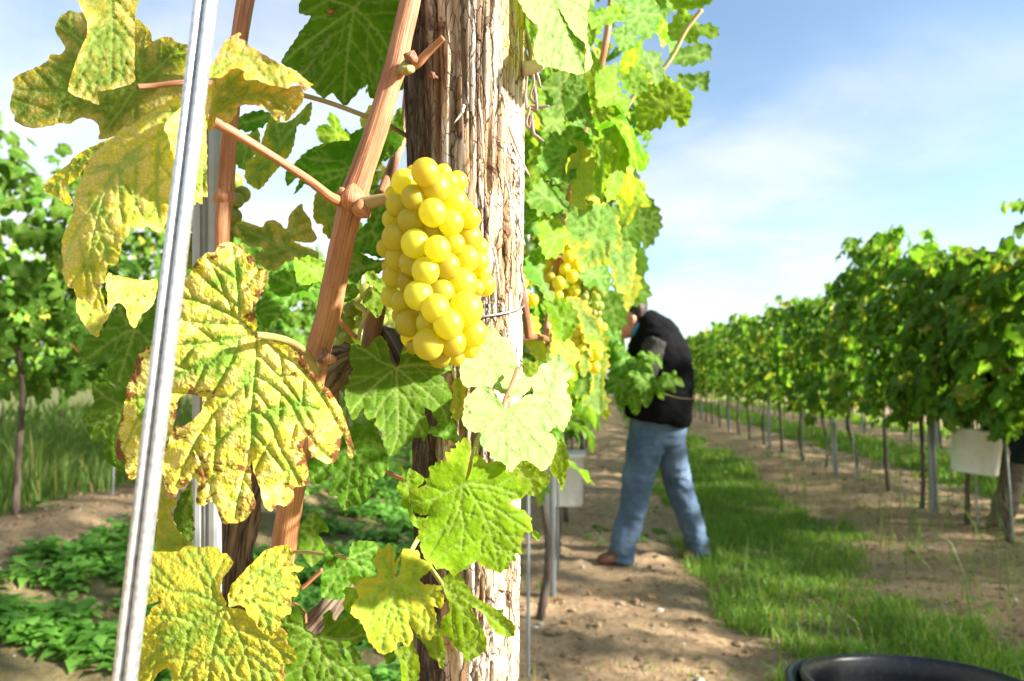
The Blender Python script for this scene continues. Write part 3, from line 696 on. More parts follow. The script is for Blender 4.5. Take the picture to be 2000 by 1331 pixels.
    n0 = Vector(on(868, 168, -.004)); n1 = Vector(on(868, 166, .009)); tube_obj('nail', [tube([n0, n1], .0013, 8, 1), tube([n1, n1 + (n1 - n0) * .15], .003, 8, 1)], M['cane2'], t)
    nb = [Vector(on(1012, 140, .0)), Vector(on(1025, 132, .012)), Vector(on(1034, 128, .016))]
    tube_obj('knot_stub', tube(nb, [.006, .005, .0035], 8, 3, .3, rfreq=200), mat_plain, t)
    return t, base, ax, u, v
m = NT('pale_wood'); nn = m.noise(m.obj(), 300, 4); mat_plain = m.done(m.bsdf(m.mix(nn, (.40, .30, .20), (.62, .54, .44)), .8, m.bump(nn, .6, .001), .2))
POST, pbase, pax, pu, pv = post()

# ------------------------------------------------------------------ steel stakes in front: rolled channel sections
def channel(name, a, b, prof, mat, parent=None, up=None):
    """extrude a closed 2D profile (x right, y away from camera) from a to b"""
    a, b = np.array(a), np.array(b); ax = b - a; L = np.linalg.norm(ax); ax /= L
    rt = np.array(up if up is not None else CMn[:3, 0]); rt = rt - ax * rt.dot(ax); rt /= np.linalg.norm(rt); fw = np.cross(ax, rt)
    if fw[1] < 0: fw = -fw
    pr = np.array(prof); n = len(pr); ts = np.linspace(0, 1, 12)
    V = np.concatenate([a + ax * L * t + rt * pr[:, :1] + fw * pr[:, 1:] for t in ts]); k = np.arange(11)[:, None] * n; j = np.arange(n)[None]
    F = np.stack([k + j, k + (j + 1) % n, k + n + (j + 1) % n, k + n + j], -1).reshape(-1, 4)
    return link(name, mesh_np(name, V, None, F, smooth=False), mat, parent)
def prof_thick(line, t):
    """give an open polyline profile a thickness"""
    p = np.array(line, float); tg = np.gradient(p, axis=0); nn = np.stack([-tg[:, 1], tg[:, 0]], -1); nn /= np.linalg.norm(nn, axis=1)[:, None]
    return np.vstack([p + nn * t / 2, (p - nn * t / 2)[::-1]])
w = .0046
omega = catmull(np.array([(-w, .004), (-w * .96, .0006), (-w * .55, -.0012), (-w * .15, .0004), (0, .0030), (w * .15, .0004), (w * .55, -.0012), (w * .96, .0006), (w, .004)]), 4)
pa, pb = P(404, -60, .325), P(236, 1345, .305); dirv = (pa - pb).normalized()
gnd = pb + dirv * ((-.05 - pb.z) / dirv.z)
t = thing('steel_stake', gnd, 'shiny galvanised steel stake leaning across the yellow leaves, nearest the camera', 'stake')
channel('stake_profile', gnd, pa + dirv * .25, prof_thick(omega, .0009), M['steel'], t)
w2 = .0115
chan = [(-w2, .010), (-w2, 0), (-w2 * .78, -.0006), (-w2 * .42, -.0004), (-w2 * .34, .003), (-w2 * .10, .003), (0, .0005), (w2 * .1, .003), (w2 * .34, .003), (w2 * .42, -.0004), (w2 * .78, -.0006), (w2, 0), (w2, .010)]
p0 = P(400, 1070, .66); tt = P(400, 200, .66); dv = (tt - p0).normalized(); g0 = p0 + dv * ((-.05 - p0.z) / dv.z)
t = thing('steel_stake', g0, 'grey grooved steel channel stake standing upright behind the big yellow leaf', 'stake')
channel('stake_profile', g0, tt + dv * .03, prof_thick(chan, .0013), M['zinc'], t)

# ------------------------------------------------------------------ the foreground vine
VINE = thing('grapevine', (P(470, 1100, .74).x, P(470, 1100, .74).y, 0.03), 'grapevine with large yellowing leaves and red brown canes in front of the wooden post', 'grapevine')
# trunk: rough bark
tp = [Vector((P(440, 1200, .76).x, P(440, 1200, .76).y, -.05)), P(440, 1330, .75), P(452, 1180, .74), P(462, 1040, .72), P(490, 930, .70), P(560, 800, .70), P(640, 725, .68), P(675, 700, .66)]
trunk_r = [.024, .022, .0185, .0185, .019, .018, .016, .013]
tube_obj('trunk', [tube(tp, trunk_r, 40, 14, .42, rfreq=26)], M['bark'], VINE)
tube_obj('old_spur', [tube([P(628, 752, .655), P(645, 722, .645), P(668, 700, .64), P(690, 690, .635)], [.012, .016, .015, .008], 28, 8, .5, rfreq=120)], M['bark'], VINE)
tube_obj('old_arm', [tube([P(575, 1262, .64), P(612, 1225, .64), P(650, 1182, .645), P(700, 1120, .70)], [.010, .0115, .010, .008], 24, 8, .4, rfreq=60)], M['bark'], VINE)
tube_obj('old_arm', [tube([P(745, 650, .72), P(775, 690, .70), P(805, 770, .70), P(790, 850, .72)], [.010, .013, .014, .012], 20, 6, .5, rfreq=60)], M['bark'], VINE)
def cane(pts, ds, px_r, mat='cane', name='cane', nseg=18, knots=(), rough=.05):
    P3 = [P(x, y, d) for (x, y), d in zip(pts, ds)]; rr = [r * d / FPX for r, d in zip(px_r, ds)]
    parts = [tube(P3, rr, max(nseg, 20), 9, rough, rfreq=70, ridge=.05)]
    for (x, y, d, r) in knots:
        c = P(x, y, d); parts.append(tube([c + Vector((0, 0, -r * 1.1)), c + Vector((0, 0, -r * .4)), c + Vector((0, 0, r * .4)), c + Vector((0, 0, r * 1.1))], [r * .5, r * 1.02, r * 1.0, r * .5], nseg, 4, .25, rfreq=160))
    return tube_obj(name, parts, M[mat], VINE)
cane([(812, -60), (800, 10), (785, 75), (775, 125), (762, 165), (735, 255), (708, 335), (690, 388), (672, 460), (655, 545), (640, 620), (620, 692), (603, 780), (588, 870), (570, 965), (556, 1060), (548, 1130), (540, 1330)], [.53, .53, .53, .53, .53, .53, .53, .53, .535, .54, .545, .55, .56, .57, .58, .59, .6, .62], [20, 20, 20.5, 22, 21, 22, 23, 26, 23, 23, 23, 24, 22.5, 22.5, 23, 23.5, 22, 20], nseg=48)
cane([(492, -60), (470, 60), (452, 220), (440, 380), (434, 480), (440, 640)], [.60, .6, .6, .6, .6, .62], [17, 16, 15, 16, 14, 13], 'cane', knots=((438, 385, .6, .0085),))
cane([(720, 690), (728, 640), (735, 600), (742, 560)], [.70, .70, .70, .72], [16, 18, 19, 14], 'cane2')
cane([(745, 380), (775, 300), (790, 250), (800, 150)], [.70, .71, .72, .72], [10, 10, 10, 9], 'cane')
cane([(745, 400), (770, 330), (775, 280)], [.71, .70, .70], [6, 6, 5], 'cane2')
cane([(690, 690), (660, 740), (655, 800), (680, 860), (700, 900)], [.68, .68, .69, .7, .7], [8, 8, 8, 8, 7], 'cane2')
# the broken tendril stub and the nodes with buds on the main cane
cane([(786, 130), (812, 126), (835, 103), (866, 74)], [.528, .522, .518, .512], [11, 9, 7.5, 5.5], 'cane', 'twig_stub', 14, rough=.2)
def bud(x, y, d, r, mat, name='bud', dirv=(0, 0, 1)):
    c = P(x, y, d); dv = Vector(dirv).normalized()
    return tube_obj(name, tube([c - dv * r, c - dv * r * .55, c + dv * r * .2, c + dv * r * .8, c + dv * r * 1.25], [r * .3, r * .95, r * 1.0, r * .6, r * .12], 14, 4, .22 if name == 'node' else .6, rfreq=150 if name == 'node' else 260), M[mat], VINE)
bud(792, 134, .517, .0052, 'petgreen'); bud(802, 112, .514, .0045, 'cane2', dirv=(.5, 0, 1)); bud(668, 375, .517, .0032, 'cane', dirv=(-.4, 0, 1)); bud(632, 698, .535, .0055, 'cane2'); bud(643, 702, .53, .004, 'cane')
bud(708, 408, .515, .007, 'cane', 'node', (.8, 0, -1)); bud(688, 388, .52, .0094, 'cane', 'node', (.1, 0, 1))
bud(545, 1262, .60, .0042, 'cane2')
def petiole(pts, ds, r, mat='petiole', parent=None):
    P3 = [P(x, y, d) for (x, y), d in zip(pts, ds)]
    rr = [(r[i] if isinstance(r, (list, tuple)) else r) * d / FPX for i, d in enumerate(ds)]
    return tube_obj('petiole', tube(P3, rr, 10, 6), M[mat], parent or VINE)
petiole([(402, 232), (440, 250), (520, 298), (600, 350), (645, 385), (668, 394)], [.425, .43, .45, .48, .505, .525], [11, 10, 8.5, 8.5, 10, 12])
petiole([(500, 655), (530, 658), (565, 668), (598, 690), (618, 725)], [.40, .41, .44, .48, .53], [7, 7, 7.5, 8, 9], 'petgreen')
petiole([(268, 170), (300, 168), (365, 161), (420, 165), (455, 190)], [.462, .468, .475, .50, .59], 5.5, 'cane2')
petiole([(582, 184), (640, 200), (700, 222), (760, 246), (800, 270)], [.60, .60, .60, .61, .63], 4.6, 'petgreen')
petiole([(318, 556), (345, 552), (380, 560)], [.5, .52, .56], 3.5)
petiole([(573, 1078), (610, 1080), (660, 1086), (678, 1090)], [.59, .57, .555, .55], 3.6, 'petgreen')
petiole([(753, 920), (775, 932), (790, 938), (800, 948)], [.58, .56, .55, .55], 4.2)
petiole([(943, 842), (932, 862), (922, 900), (912, 932), (908, 942)], [.52, .50, .48, .47, .47], [6, 5.5, 5.5, 5.5, 4.5], 'petgreen')
petiole([(1010, 722), (1000, 750), (988, 775), (983, 790)], [.55, .53, .51, .5], [4.5, 4, 3.6, 3.4])
petiole([(1000, 772), (992, 782), (984, 792)], [.54, .52, .5], 3, 'petgreen')
petiole([(815, 1055), (804, 1075), (795, 1100), (778, 1128)], [.53, .52, .51, .505], 5, 'petgreen')
petiole([(838, 1105), (850, 1122), (866, 1145)], [.56, .545, .53], 4.5, 'petgreen')
petiole([(590, 1150), (606, 1135), (630, 1112)], [.6, .6, .6], 4)
petiole([(575, 1180), (588, 1192), (595, 1200), (596, 1216)], [.6, .58, .56, .55], 4)
petiole([(655, 618), (672, 635), (690, 655), (700, 660)], [.6, .61, .62, .63], 4.5)
petiole([(730, 600), (740, 570), (750, 548), (755, 530)], [.62, .61, .6, .6], 4)
petiole([(700, 665), (705, 640), (716, 615), (722, 602)], [.62, .62, .62, .62], 4, 'petgreen'); petiole([(716, 612), (705, 598), (690, 592)], [.62, .62, .62], 4, 'petgreen'); petiole([(700, 590), (712, 575), (725, 560)], [.61, .6, .59], 3.5, 'petgreen')
petiole([(1002, 15), (1012, 60), (1022, 100), (1028, 120)], [.60, .60, .605, .61], 6, 'petgreen'); petiole([(1015, 15), (1025, 60), (1034, 90), (1038, 125)], [.585, .595, .60, .61], 5, 'petgreen')
petiole([(655, 12), (640, 25), (690, 10), (740, -10)][1:], [.61, .62, .63], 5)
# dry tendrils twisted at the post's right side
for pts, ds in (([(1030, 125), (1040, 140), (1042, 165), (1036, 190), (1046, 200), (1044, 170), (1048, 215), (1035, 210)], [.62] * 8), ([(1035, 210), (1028, 240), (1034, 250), (1038, 225), (1042, 260), (1050, 268), (1062, 277)], [.62] * 7), ([(1042, 128), (1050, 150), (1056, 172)], [.62] * 3), ([(1036, 208), (1055, 209), (1072, 207)], [.63] * 3), ([(1030, 215), (1026, 190), (1030, 150)], [.63] * 3)):
    P3 = [P(x, y, d) for (x, y), d in zip(pts, ds)]; tube_obj('tendril', tube(P3, [.0016] * (len(pts) - 1) + [.0009], 8, 6, .2, rfreq=200), M['tendril'], VINE)

# ---- large leaves, outline by outline
z7 = lambda p: Z(200, 440, 2.079, p)
hero_leaf(VINE, 'yellow', .41, [dict(o=z7([(620, 440), (630, 400), (615, 350), (640, 290), (668, 230), (668, 190), (630, 170), (610, 130), (560, 85), (510, 68), (480, 75), (455, 110), (420, 115), (380, 150), (350, 200), (320, 240), (310, 270), (280, 290), (270, 340), (268, 400), (255, 470), (240, 485), (190, 490), (150, 520), (130, 580), (105, 640), (95, 700), (80, 770), (60, 860), (55, 930), (70, 955), (90, 960), (95, 1010), (125, 1035), (150, 1010), (200, 975), (215, 960), (225, 910), (240, 880), (265, 870), (285, 830), (300, 760), (310, 710), (330, 690), (370, 690), (400, 700), (405, 740), (390, 770), (340, 810), (290, 825), (270, 880), (235, 940), (222, 990), (250, 1020), (255, 1080), (290, 1105), (310, 1080), (345, 1050), (375, 1025), (385, 1060), (380, 1130), (400, 1140), (450, 1125), (470, 1170), (490, 1210), (540, 1210), (575, 1200), (610, 1160), (625, 1130), (610, 1090), (603, 1000), (602, 930), (612, 990), (640, 1070), (650, 1120), (680, 1165), (710, 1135), (750, 1140), (780, 1110), (775, 1070), (820, 1060), (840, 1040), (830, 960), (815, 900), (835, 850), (840, 920), (900, 965), (945, 960), (965, 900), (970, 850), (990, 880), (1000, 940), (1015, 945), (1020, 900), (1000, 830), (970, 750), (930, 680), (880, 630), (820, 550), (770, 500), (700, 470), (640, 455)]),
  v=[z7(v) for v in ([(622, 445), (625, 530), (620, 610), (608, 750), (604, 900), (560, 1080), (540, 1190)], [(622, 445), (560, 385), (480, 345), (390, 310), (310, 290)], [(560, 385), (555, 300), (545, 200), (530, 90)], [(622, 445), (520, 480), (440, 550), (360, 590), (250, 640), (150, 780), (85, 920)], [(622, 445), (520, 465), (400, 480), (280, 490), (190, 520)], [(620, 610), (540, 680), (450, 770), (370, 900), (300, 1060)], [(620, 610), (700, 660), (760, 720), (820, 830), (890, 920), (930, 950)], [(622, 445), (700, 500), (800, 580), (880, 680), (950, 800), (1010, 920)], [(608, 750), (680, 800), (720, 900), (780, 1010), (800, 1060)])])],
  sx=.22, sy=-.10, dome=.004, bends=((610, 700, 20, .018), (300, 640, 180, .012), (470, 540, -90, .010)), relief=.0019, wave=.004, teeth=(2.5, 24), step=4.6, junction=z7([(622, 445)])[0], seed=3, label='big crinkled yellow leaf with brown patches and a hole')
z8 = lambda p: Z(200, 920, 3.238, p)
hero_leaf(VINE, 'gold', .45, [
 dict(o=z8([(790, 865), (785, 830), (760, 790), (748, 730), (770, 670), (815, 610), (820, 560), (785, 525), (755, 520), (725, 485), (680, 475), (620, 485), (560, 470), (500, 490), (480, 510), (400, 510), (330, 508), (270, 515), (262, 530), (290, 550), (285, 570), (255, 580), (245, 640), (245, 700), (243, 780), (245, 840), (300, 845), (340, 825), (385, 830), (330, 850), (300, 900), (260, 950), (243, 980), (262, 1000), (255, 1080), (240, 1180), (225, 1280), (205, 1360), (280, 1385), (340, 1300), (390, 1255), (430, 1260), (440, 1300), (450, 1420), (700, 1480), (960, 1440), (1120, 1400), (1140, 1280), (1140, 1230), (1210, 1215), (1230, 1190), (1215, 1140), (1160, 1080), (1170, 1040), (1130, 1000), (1080, 1020), (1000, 960), (900, 880)]),
  v=[z8(v) for v in ([(790, 865), (740, 980), (695, 1155), (665, 1400)], [(790, 865), (700, 825), (570, 775), (440, 760), (330, 690), (250, 660)], [(700, 820), (690, 700), (640, 600), (590, 500)], [(790, 865), (600, 960), (460, 1060), (330, 1150), (220, 1290)], [(590, 965), (450, 920), (320, 910)], [(695, 1155), (560, 1260), (500, 1380)], [(695, 1155), (770, 1230), (840, 1400)], [(790, 865), (850, 1005), (915, 1175), (970, 1400)], [(855, 1005), (980, 1035), (1100, 1120), (1200, 1185)], [(915, 1175), (1010, 1220), (1110, 1370)])],
  bends=((440, 1180, -92, .040), (350, 1180, 180, .008)), sx=.10, sy=.02),
 dict(o=z8([(800, 840), (795, 780), (820, 720), (880, 650), (950, 580), (1000, 530), (1060, 490), (1130, 470), (1180, 470), (1205, 520), (1195, 560), (1150, 590), (1200, 585), (1260, 600), (1278, 615), (1240, 640), (1200, 640), (1240, 680), (1250, 730), (1230, 790), (1190, 800), (1195, 860), (1180, 910), (1130, 920), (1130, 970), (1090, 1030), (1060, 1042), (1000, 1010), (960, 950), (915, 910), (900, 862), (860, 850), (800, 866)]),
  v=[z8(v) for v in ([(800, 860), (930, 800), (1060, 760), (1180, 700), (1240, 720)], [(930, 800), (1020, 900), (1060, 1030)], [(800, 860), (900, 720), (1040, 600), (1150, 500)])], d=.447, sx=.30, sy=-.45, j=z8([(795, 862)])[0])],
 relief=.0012, wave=.0035, teeth=(2.5, 22), step=5, junction=z8([(790, 865)])[0], seed=5, label='yellow leaf with a green vein net and one lobe folded forward')
z13 = lambda p: Z(760, 840, 4.159, p)
hero_leaf(VINE, 'lime', .465, [dict(o=z13([(620, 415), (634, 340), (650, 250), (668, 130), (655, 110), (640, 75), (600, 65), (585, 100), (540, 110), (545, 150), (500, 150), (505, 180), (455, 180), (460, 220), (465, 250), (420, 245), (425, 270), (375, 265), (370, 290), (320, 300), (330, 350), (325, 385), (290, 400), (300, 440), (240, 470), (170, 490), (165, 580), (190, 650), (260, 690), (330, 690), (270, 740), (240, 800), (240, 850), (215, 880), (255, 900), (250, 950), (270, 1000), (300, 1060), (360, 1090), (380, 1130), (440, 1125), (480, 1140), (500, 1170), (530, 1185), (580, 1150), (640, 1130), (660, 1090), (700, 1080), (718, 1050), (740, 1110), (770, 1100), (790, 1130), (840, 1140), (900, 1165), (930, 1140), (975, 1120), (980, 1070), (1030, 1070), (1030, 1040), (1015, 1000), (1095, 1010), (1090, 970), (1070, 940), (1080, 905), (1100, 890), (1090, 840), (1160, 830), (1165, 790), (1150, 750), (1160, 720), (1120, 690), (1110, 660), (1050, 640), (1010, 620), (985, 590), (1000, 570), (1080, 555), (1120, 510), (1125, 460), (1080, 430), (1070, 390), (1040, 380), (1040, 340), (980, 340), (950, 320), (945, 280), (900, 250), (850, 255), (800, 270), (760, 230), (720, 190), (712, 140), (698, 150), (688, 200), (672, 300), (650, 380)]),
  v=[z13(v) for v in ([(620, 440), (710, 570), (780, 720), (840, 890), (880, 1050), (895, 1155)], [(615, 430), (540, 480), (430, 530), (300, 580), (180, 620)], [(615, 430), (570, 620), (530, 740), (480, 850)], [(710, 570), (860, 630), (1000, 730), (1110, 800)], [(780, 720), (890, 790), (970, 880), (1080, 990)], [(840, 910), (930, 970), (1010, 1060)], [(615, 430), (760, 445), (900, 470), (1050, 530)], [(570, 620), (610, 750), (590, 980)], [(790, 830), (750, 920), (755, 1000)])])],
 sx=.42, sy=.06, bends=((840, 1000, 180, .020), (940, 1090, 90, .02)), relief=.0010, wave=.0035, teeth=(1.5, 12), step=4.4, junction=z13([(615, 430)])[0], seed=8, label='bright green leaf lit through from the right')
z14 = lambda p: Z(600, 620, 3.328, p)
hero_leaf(VINE, 'green', .485, [dict(o=z14([(580, 325), (560, 300), (540, 270), (530, 200), (500, 140), (465, 120), (430, 150), (400, 190), (320, 180), (280, 200), (275, 290), (300, 330), (310, 340), (285, 380), (290, 420), (250, 460), (245, 520), (255, 580), (300, 670), (340, 620), (370, 590), (375, 640), (410, 665), (450, 650), (440, 700), (480, 745), (490, 800), (520, 870), (540, 905), (590, 880), (620, 850), (660, 830), (690, 790), (740, 780), (760, 800), (790, 740), (785, 680), (770, 640), (760, 590), (800, 600), (820, 650), (860, 680), (910, 700), (940, 640), (930, 590), (945, 510), (910, 440), (890, 400), (870, 370), (940, 340), (920, 310), (850, 300), (800, 270), (740, 260), (700, 240), (680, 190), (655, 170), (620, 200), (608, 250), (600, 300)]),
  v=[z14(v) for v in ([(580, 325), (585, 450), (595, 600), (590, 760), (545, 890)], [(580, 325), (480, 410), (380, 500), (300, 600), (270, 640)], [(580, 325), (700, 430), (800, 510), (880, 600), (910, 690)], [(580, 325), (700, 310), (850, 320), (930, 340)], [(580, 325), (480, 290), (400, 230), (320, 190)], [(585, 450), (500, 540), (440, 640)], [(595, 470), (680, 590), (750, 760)])])],
 sx=.42, sy=-.42, bends=((770, 800, 80, .012),), relief=.0007, wave=.004, teeth=(3, 15), step=4.6, junction=z14([(580, 325)])[0], seed=9, label='smooth green leaf under the bunch of grapes')
hero_leaf(VINE, 'green', .56, [dict(o=z14([(290, 700), (340, 690), (370, 700), (430, 680), (450, 740), (490, 800), (500, 860), (525, 900), (530, 980), (480, 1040), (450, 1050), (420, 1040), (430, 1100), (420, 1150), (390, 1200), (340, 1230), (300, 1220), (245, 1260), (210, 1220), (190, 1160), (140, 1165), (150, 1110), (165, 1070), (175, 1020), (120, 1060), (60, 1085), (20, 1060), (5, 1000), (10, 920), (100, 900), (200, 880), (230, 780), (280, 720)]),
  v=[z14(v) for v in ([(280, 830), (290, 1000), (250, 1240)], [(280, 830), (400, 960), (460, 1040)], [(280, 830), (130, 960), (40, 1040)], [(280, 830), (400, 800), (500, 860)])])], sx=.1, sy=-.1, junction=z14([(280, 830)])[0], seed=10, teeth=(3, 15), label='dark green leaf half behind the big yellow one')
z11 = lambda p: Z(540, 1020, 4., p)
hero_leaf(VINE, 'yg', .495, [dict(o=z11([(940, 430), (930, 415), (950, 340), (975, 250), (920, 320), (935, 260), (920, 210), (880, 170), (855, 175), (850, 210), (790, 210), (790, 250), (745, 290), (760, 330), (790, 380), (780, 430), (680, 440), (620, 510), (640, 580), (600, 640), (580, 690), (600, 740), (650, 770), (700, 870), (715, 930), (750, 960), (790, 1010), (830, 1030), (890, 1020), (940, 985), (945, 940), (980, 940), (1020, 980), (1060, 930), (1070, 880), (1040, 800), (1020, 740), (1050, 780), (1060, 830), (1110, 880), (1190, 920), (1235, 870), (1230, 820), (1250, 770), (1240, 700), (1220, 660), (1290, 670), (1310, 620), (1300, 570), (1280, 540), (1310, 510), (1240, 490), (1150, 485), (1120, 440), (1180, 400), (1220, 340), (1200, 310), (1130, 290), (1110, 220), (1060, 230), (1030, 210), (990, 205), (972, 260), (975, 340), (962, 400)]),
  v=[z11(v) for v in ([(945, 440), (915, 590), (960, 740), (1010, 940)], [(945, 440), (840, 500), (740, 580), (620, 680)], [(945, 440), (1020, 510), (1120, 600), (1200, 720), (1190, 880)], [(1020, 510), (1160, 560), (1290, 600)], [(945, 440), (880, 380), (800, 280)], [(945, 440), (1060, 380), (1180, 330)], [(918, 590), (860, 760), (820, 1000)])])],
 sx=.40, sy=-.25, bends=((760, 1200, 90, .02),), relief=.001, wave=.005, teeth=(2.5, 14), step=4.6, junction=z11([(945, 440)])[0], seed=11, label='pale yellow green leaf low in front of the post')
hero_leaf(VINE, 'lime', .51, [dict(o=z11([(575, 440), (640, 420), (690, 440), (760, 430), (700, 480), (640, 520), (620, 600), (590, 680), (530, 680), (520, 640), (540, 580), (515, 540), (560, 510), (620, 510), (580, 470)]))], sx=.8, seed=12, teeth=(2.5, 12))
hero_leaf(VINE, 'lime', .52, [dict(o=z11([(1305, 515), (1310, 490), (1300, 440), (1350, 410), (1430, 405), (1460, 460), (1515, 530), (1560, 590), (1650, 640), (1740, 690), (1770, 670), (1775, 730), (1830, 770), (1860, 810), (1860, 870), (1820, 900), (1740, 880), (1700, 850), (1660, 790), (1620, 720), (1560, 680), (1520, 670), (1560, 750), (1610, 830), (1640, 920), (1640, 970), (1600, 1030), (1540, 1070), (1480, 1095), (1460, 1030), (1430, 1010), (1390, 980), (1370, 940), (1330, 890), (1280, 850), (1300, 750), (1350, 700), (1345, 630), (1320, 570)]),
  v=[z11(v) for v in ([(1305, 515), (1420, 640), (1520, 760), (1590, 900), (1500, 1080)], [(1305, 515), (1450, 580), (1600, 680), (1760, 800), (1840, 860)], [(1305, 515), (1400, 470), (1440, 440)])])], sx=.35, sy=.15, seed=13, teeth=(2.5, 14), junction=z11([(1305, 515)])[0], label='bright lime green leaf against the sunlit post')
hero_leaf(VINE, 'lime', .54, [dict(o=z11([(1080, 880), (1150, 950), (1210, 1060), (1250, 1080), (1290, 1150), (1320, 1060), (1310, 950), (1290, 870), (1240, 780), (1200, 900)])), dict(o=z11([(920, 1000), (960, 1080), (970, 1150), (990, 1270), (1050, 1300), (1110, 1220), (1120, 1100), (1080, 980), (1060, 930), (1000, 970)]), d=.535)], sx=.45, sy=.2, seed=14, teeth=(2.5, 14))
hero_leaf(VINE, 'green', .545, [dict(o=z11([(835, 1030), (920, 1000), (940, 1050), (880, 1110)]))], seed=15)
hero_leaf(VINE, 'green', .475, [dict(o=z11([(297, 888), (285, 865), (240, 840), (225, 780), (215, 690), (150, 640), (140, 700), (60, 740), (20, 810), (80, 860), (80, 930), (160, 1060), (60, 1110), (70, 1200), (80, 1320), (400, 1360), (745, 1330), (735, 1190), (690, 1130), (600, 1120), (530, 1080), (495, 1000), (560, 965), (640, 950), (690, 900), (690, 840), (650, 800), (620, 740), (570, 720), (540, 700), (510, 740), (450, 770), (430, 690), (390, 700), (360, 740), (370, 820), (330, 870)]),
  v=[z11(v) for v in ([(297, 888), (390, 1070), (430, 1200), (440, 1340)], [(297, 888), (220, 1120), (170, 1320)], [(297, 888), (130, 990), (70, 1120)], [(297, 888), (440, 910), (580, 910), (680, 880)], [(297, 888), (150, 800), (40, 790)], [(390, 1070), (520, 1140), (720, 1290)])])], sx=.30, sy=-.1, seed=16, step=5, teeth=(2.5, 15), junction=z11([(297, 888)])[0], label='green leaf with pale veins at the bottom edge')
hero_leaf(VINE, 'green', .56, [dict(o=z11([(380, 190), (430, 180), (500, 250), (555, 290), (580, 200), (600, 160), (680, 145), (740, 150), (800, 170), (815, 210), (780, 250), (740, 290), (760, 350), (780, 410), (700, 440), (640, 430), (590, 480), (540, 560), (500, 610), (420, 600), (350, 580), (350, 420), (370, 330)]))], sx=.3, sy=-.2, seed=17, teeth=(2.5, 12), junction=z11([(560, 290)])[0])
hero_leaf(VINE, 'green', .61, [dict(o=z11([(150, 60), (200, 0), (300, -80), (380, 0), (410, 70), (330, 90), (380, 180), (370, 260), (290, 345), (240, 320), (210, 260), (170, 180)]))], sx=.5, sy=.1, seed=18, teeth=(2.5, 14))
hero_leaf(VINE, 'green', .60, [dict(o=z11([(520, 970), (590, 960), (650, 1050), (650, 1115), (580, 1120), (540, 1050)]))], seed=19)
z16 = lambda p: Z(780, 620, 3.697, p)
hero_leaf(VINE, 'glare_pale', .495, [dict(o=z16([(775, 658), (750, 630), (700, 560), (640, 500), (580, 490), (520, 545), (470, 590), (465, 680), (450, 740), (480, 800), (550, 835), (590, 830), (580, 900), (620, 960), (660, 980), (650, 1010), (720, 1040), (760, 1060), (800, 1105), (840, 1080), (870, 1040), (930, 1040), (990, 1080), (1030, 1110), (1070, 1090), (1110, 1020), (1140, 930), (1130, 880), (1080, 830), (1000, 840), (960, 800), (950, 700), (930, 640), (960, 570), (920, 560), (870, 600), (800, 640)]),
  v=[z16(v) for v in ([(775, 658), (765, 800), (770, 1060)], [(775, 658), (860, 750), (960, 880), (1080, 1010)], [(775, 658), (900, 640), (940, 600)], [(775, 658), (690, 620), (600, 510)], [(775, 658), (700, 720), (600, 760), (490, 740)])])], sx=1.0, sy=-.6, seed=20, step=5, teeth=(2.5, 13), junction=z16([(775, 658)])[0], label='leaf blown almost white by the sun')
hero_leaf(VINE, 'glare_pale', .545, [dict(o=z16([(480, 290), (560, 200), (620, 80), (680, 70), (720, 120), (790, 190), (830, 260), (840, 340), (870, 380), (800, 540), (780, 560), (700, 530), (620, 490), (540, 500), (470, 500), (440, 430), (440, 340)]))], sx=1.2, sy=-.4, seed=21, teeth=(2.5, 14))
hero_leaf(VINE, 'glare_pale', .56, [dict(o=z16([(1010, 350), (1090, 320), (1130, 270), (1180, 290), (1220, 330), (1250, 370), (1275, 420), (1210, 460), (1225, 500), (1200, 520), (1240, 600), (1240, 700), (1200, 800), (1180, 830), (1130, 760), (1100, 640), (1080, 600), (1110, 700), (1130, 780), (1060, 830), (980, 840), (950, 760), (930, 640), (965, 560), (960, 500), (900, 560), (790, 560), (850, 450), (880, 390), (930, 440), (1000, 400)]))], sx=.9, sy=-.3, seed=22, teeth=(2.5, 13))
hero_leaf(VINE, 'lime', .62, [dict(o=z16([(1080, 1080), (1150, 880), (1190, 900), (1220, 1000), (1215, 1100), (1190, 1220), (1170, 1250), (1150, 1190), (1120, 1150)]))], sx=-.2, seed=23)
hero_leaf(VINE, 'lime', .59, [dict(o=z16([(820, 1110), (880, 1040), (930, 1035), (1000, 1090), (1080, 1130), (1090, 1190), (1050, 1230), (1000, 1280), (940, 1290), (880, 1230), (830, 1170)]))], sx=.1, seed=24, teeth=(2.5, 13))
hero_leaf(VINE, 'gold', .55, [dict(o=z16([(380, 480), (440, 430), (470, 480), (480, 560), (460, 650), (450, 720), (400, 740), (375, 690), (390, 580)]))], sx=.6, seed=25)
hero_leaf(VINE, 'green', .56, [dict(o=z16([(200, 830), (300, 760), (385, 725), (430, 880), (400, 905), (300, 870)]))], sx=.5, seed=26)
hero_leaf(VINE, 'lime', .535, [dict(o=z13([(70, 260), (110, 300), (140, 400), (160, 315), (220, 340), (290, 400), (230, 470), (180, 500), (160, 580), (210, 700), (290, 720), (240, 800), (180, 750), (150, 650), (95, 620), (110, 540), (65, 470), (80, 420), (120, 420)]))], sx=.4, seed=27, teeth=(2, 12))
hero_leaf(VINE, 'lime', .50, [dict(o=z13([(1140, 840), (1180, 820), (1220, 840), (1228, 880), (1210, 910), (1185, 880)]))], seed=28)

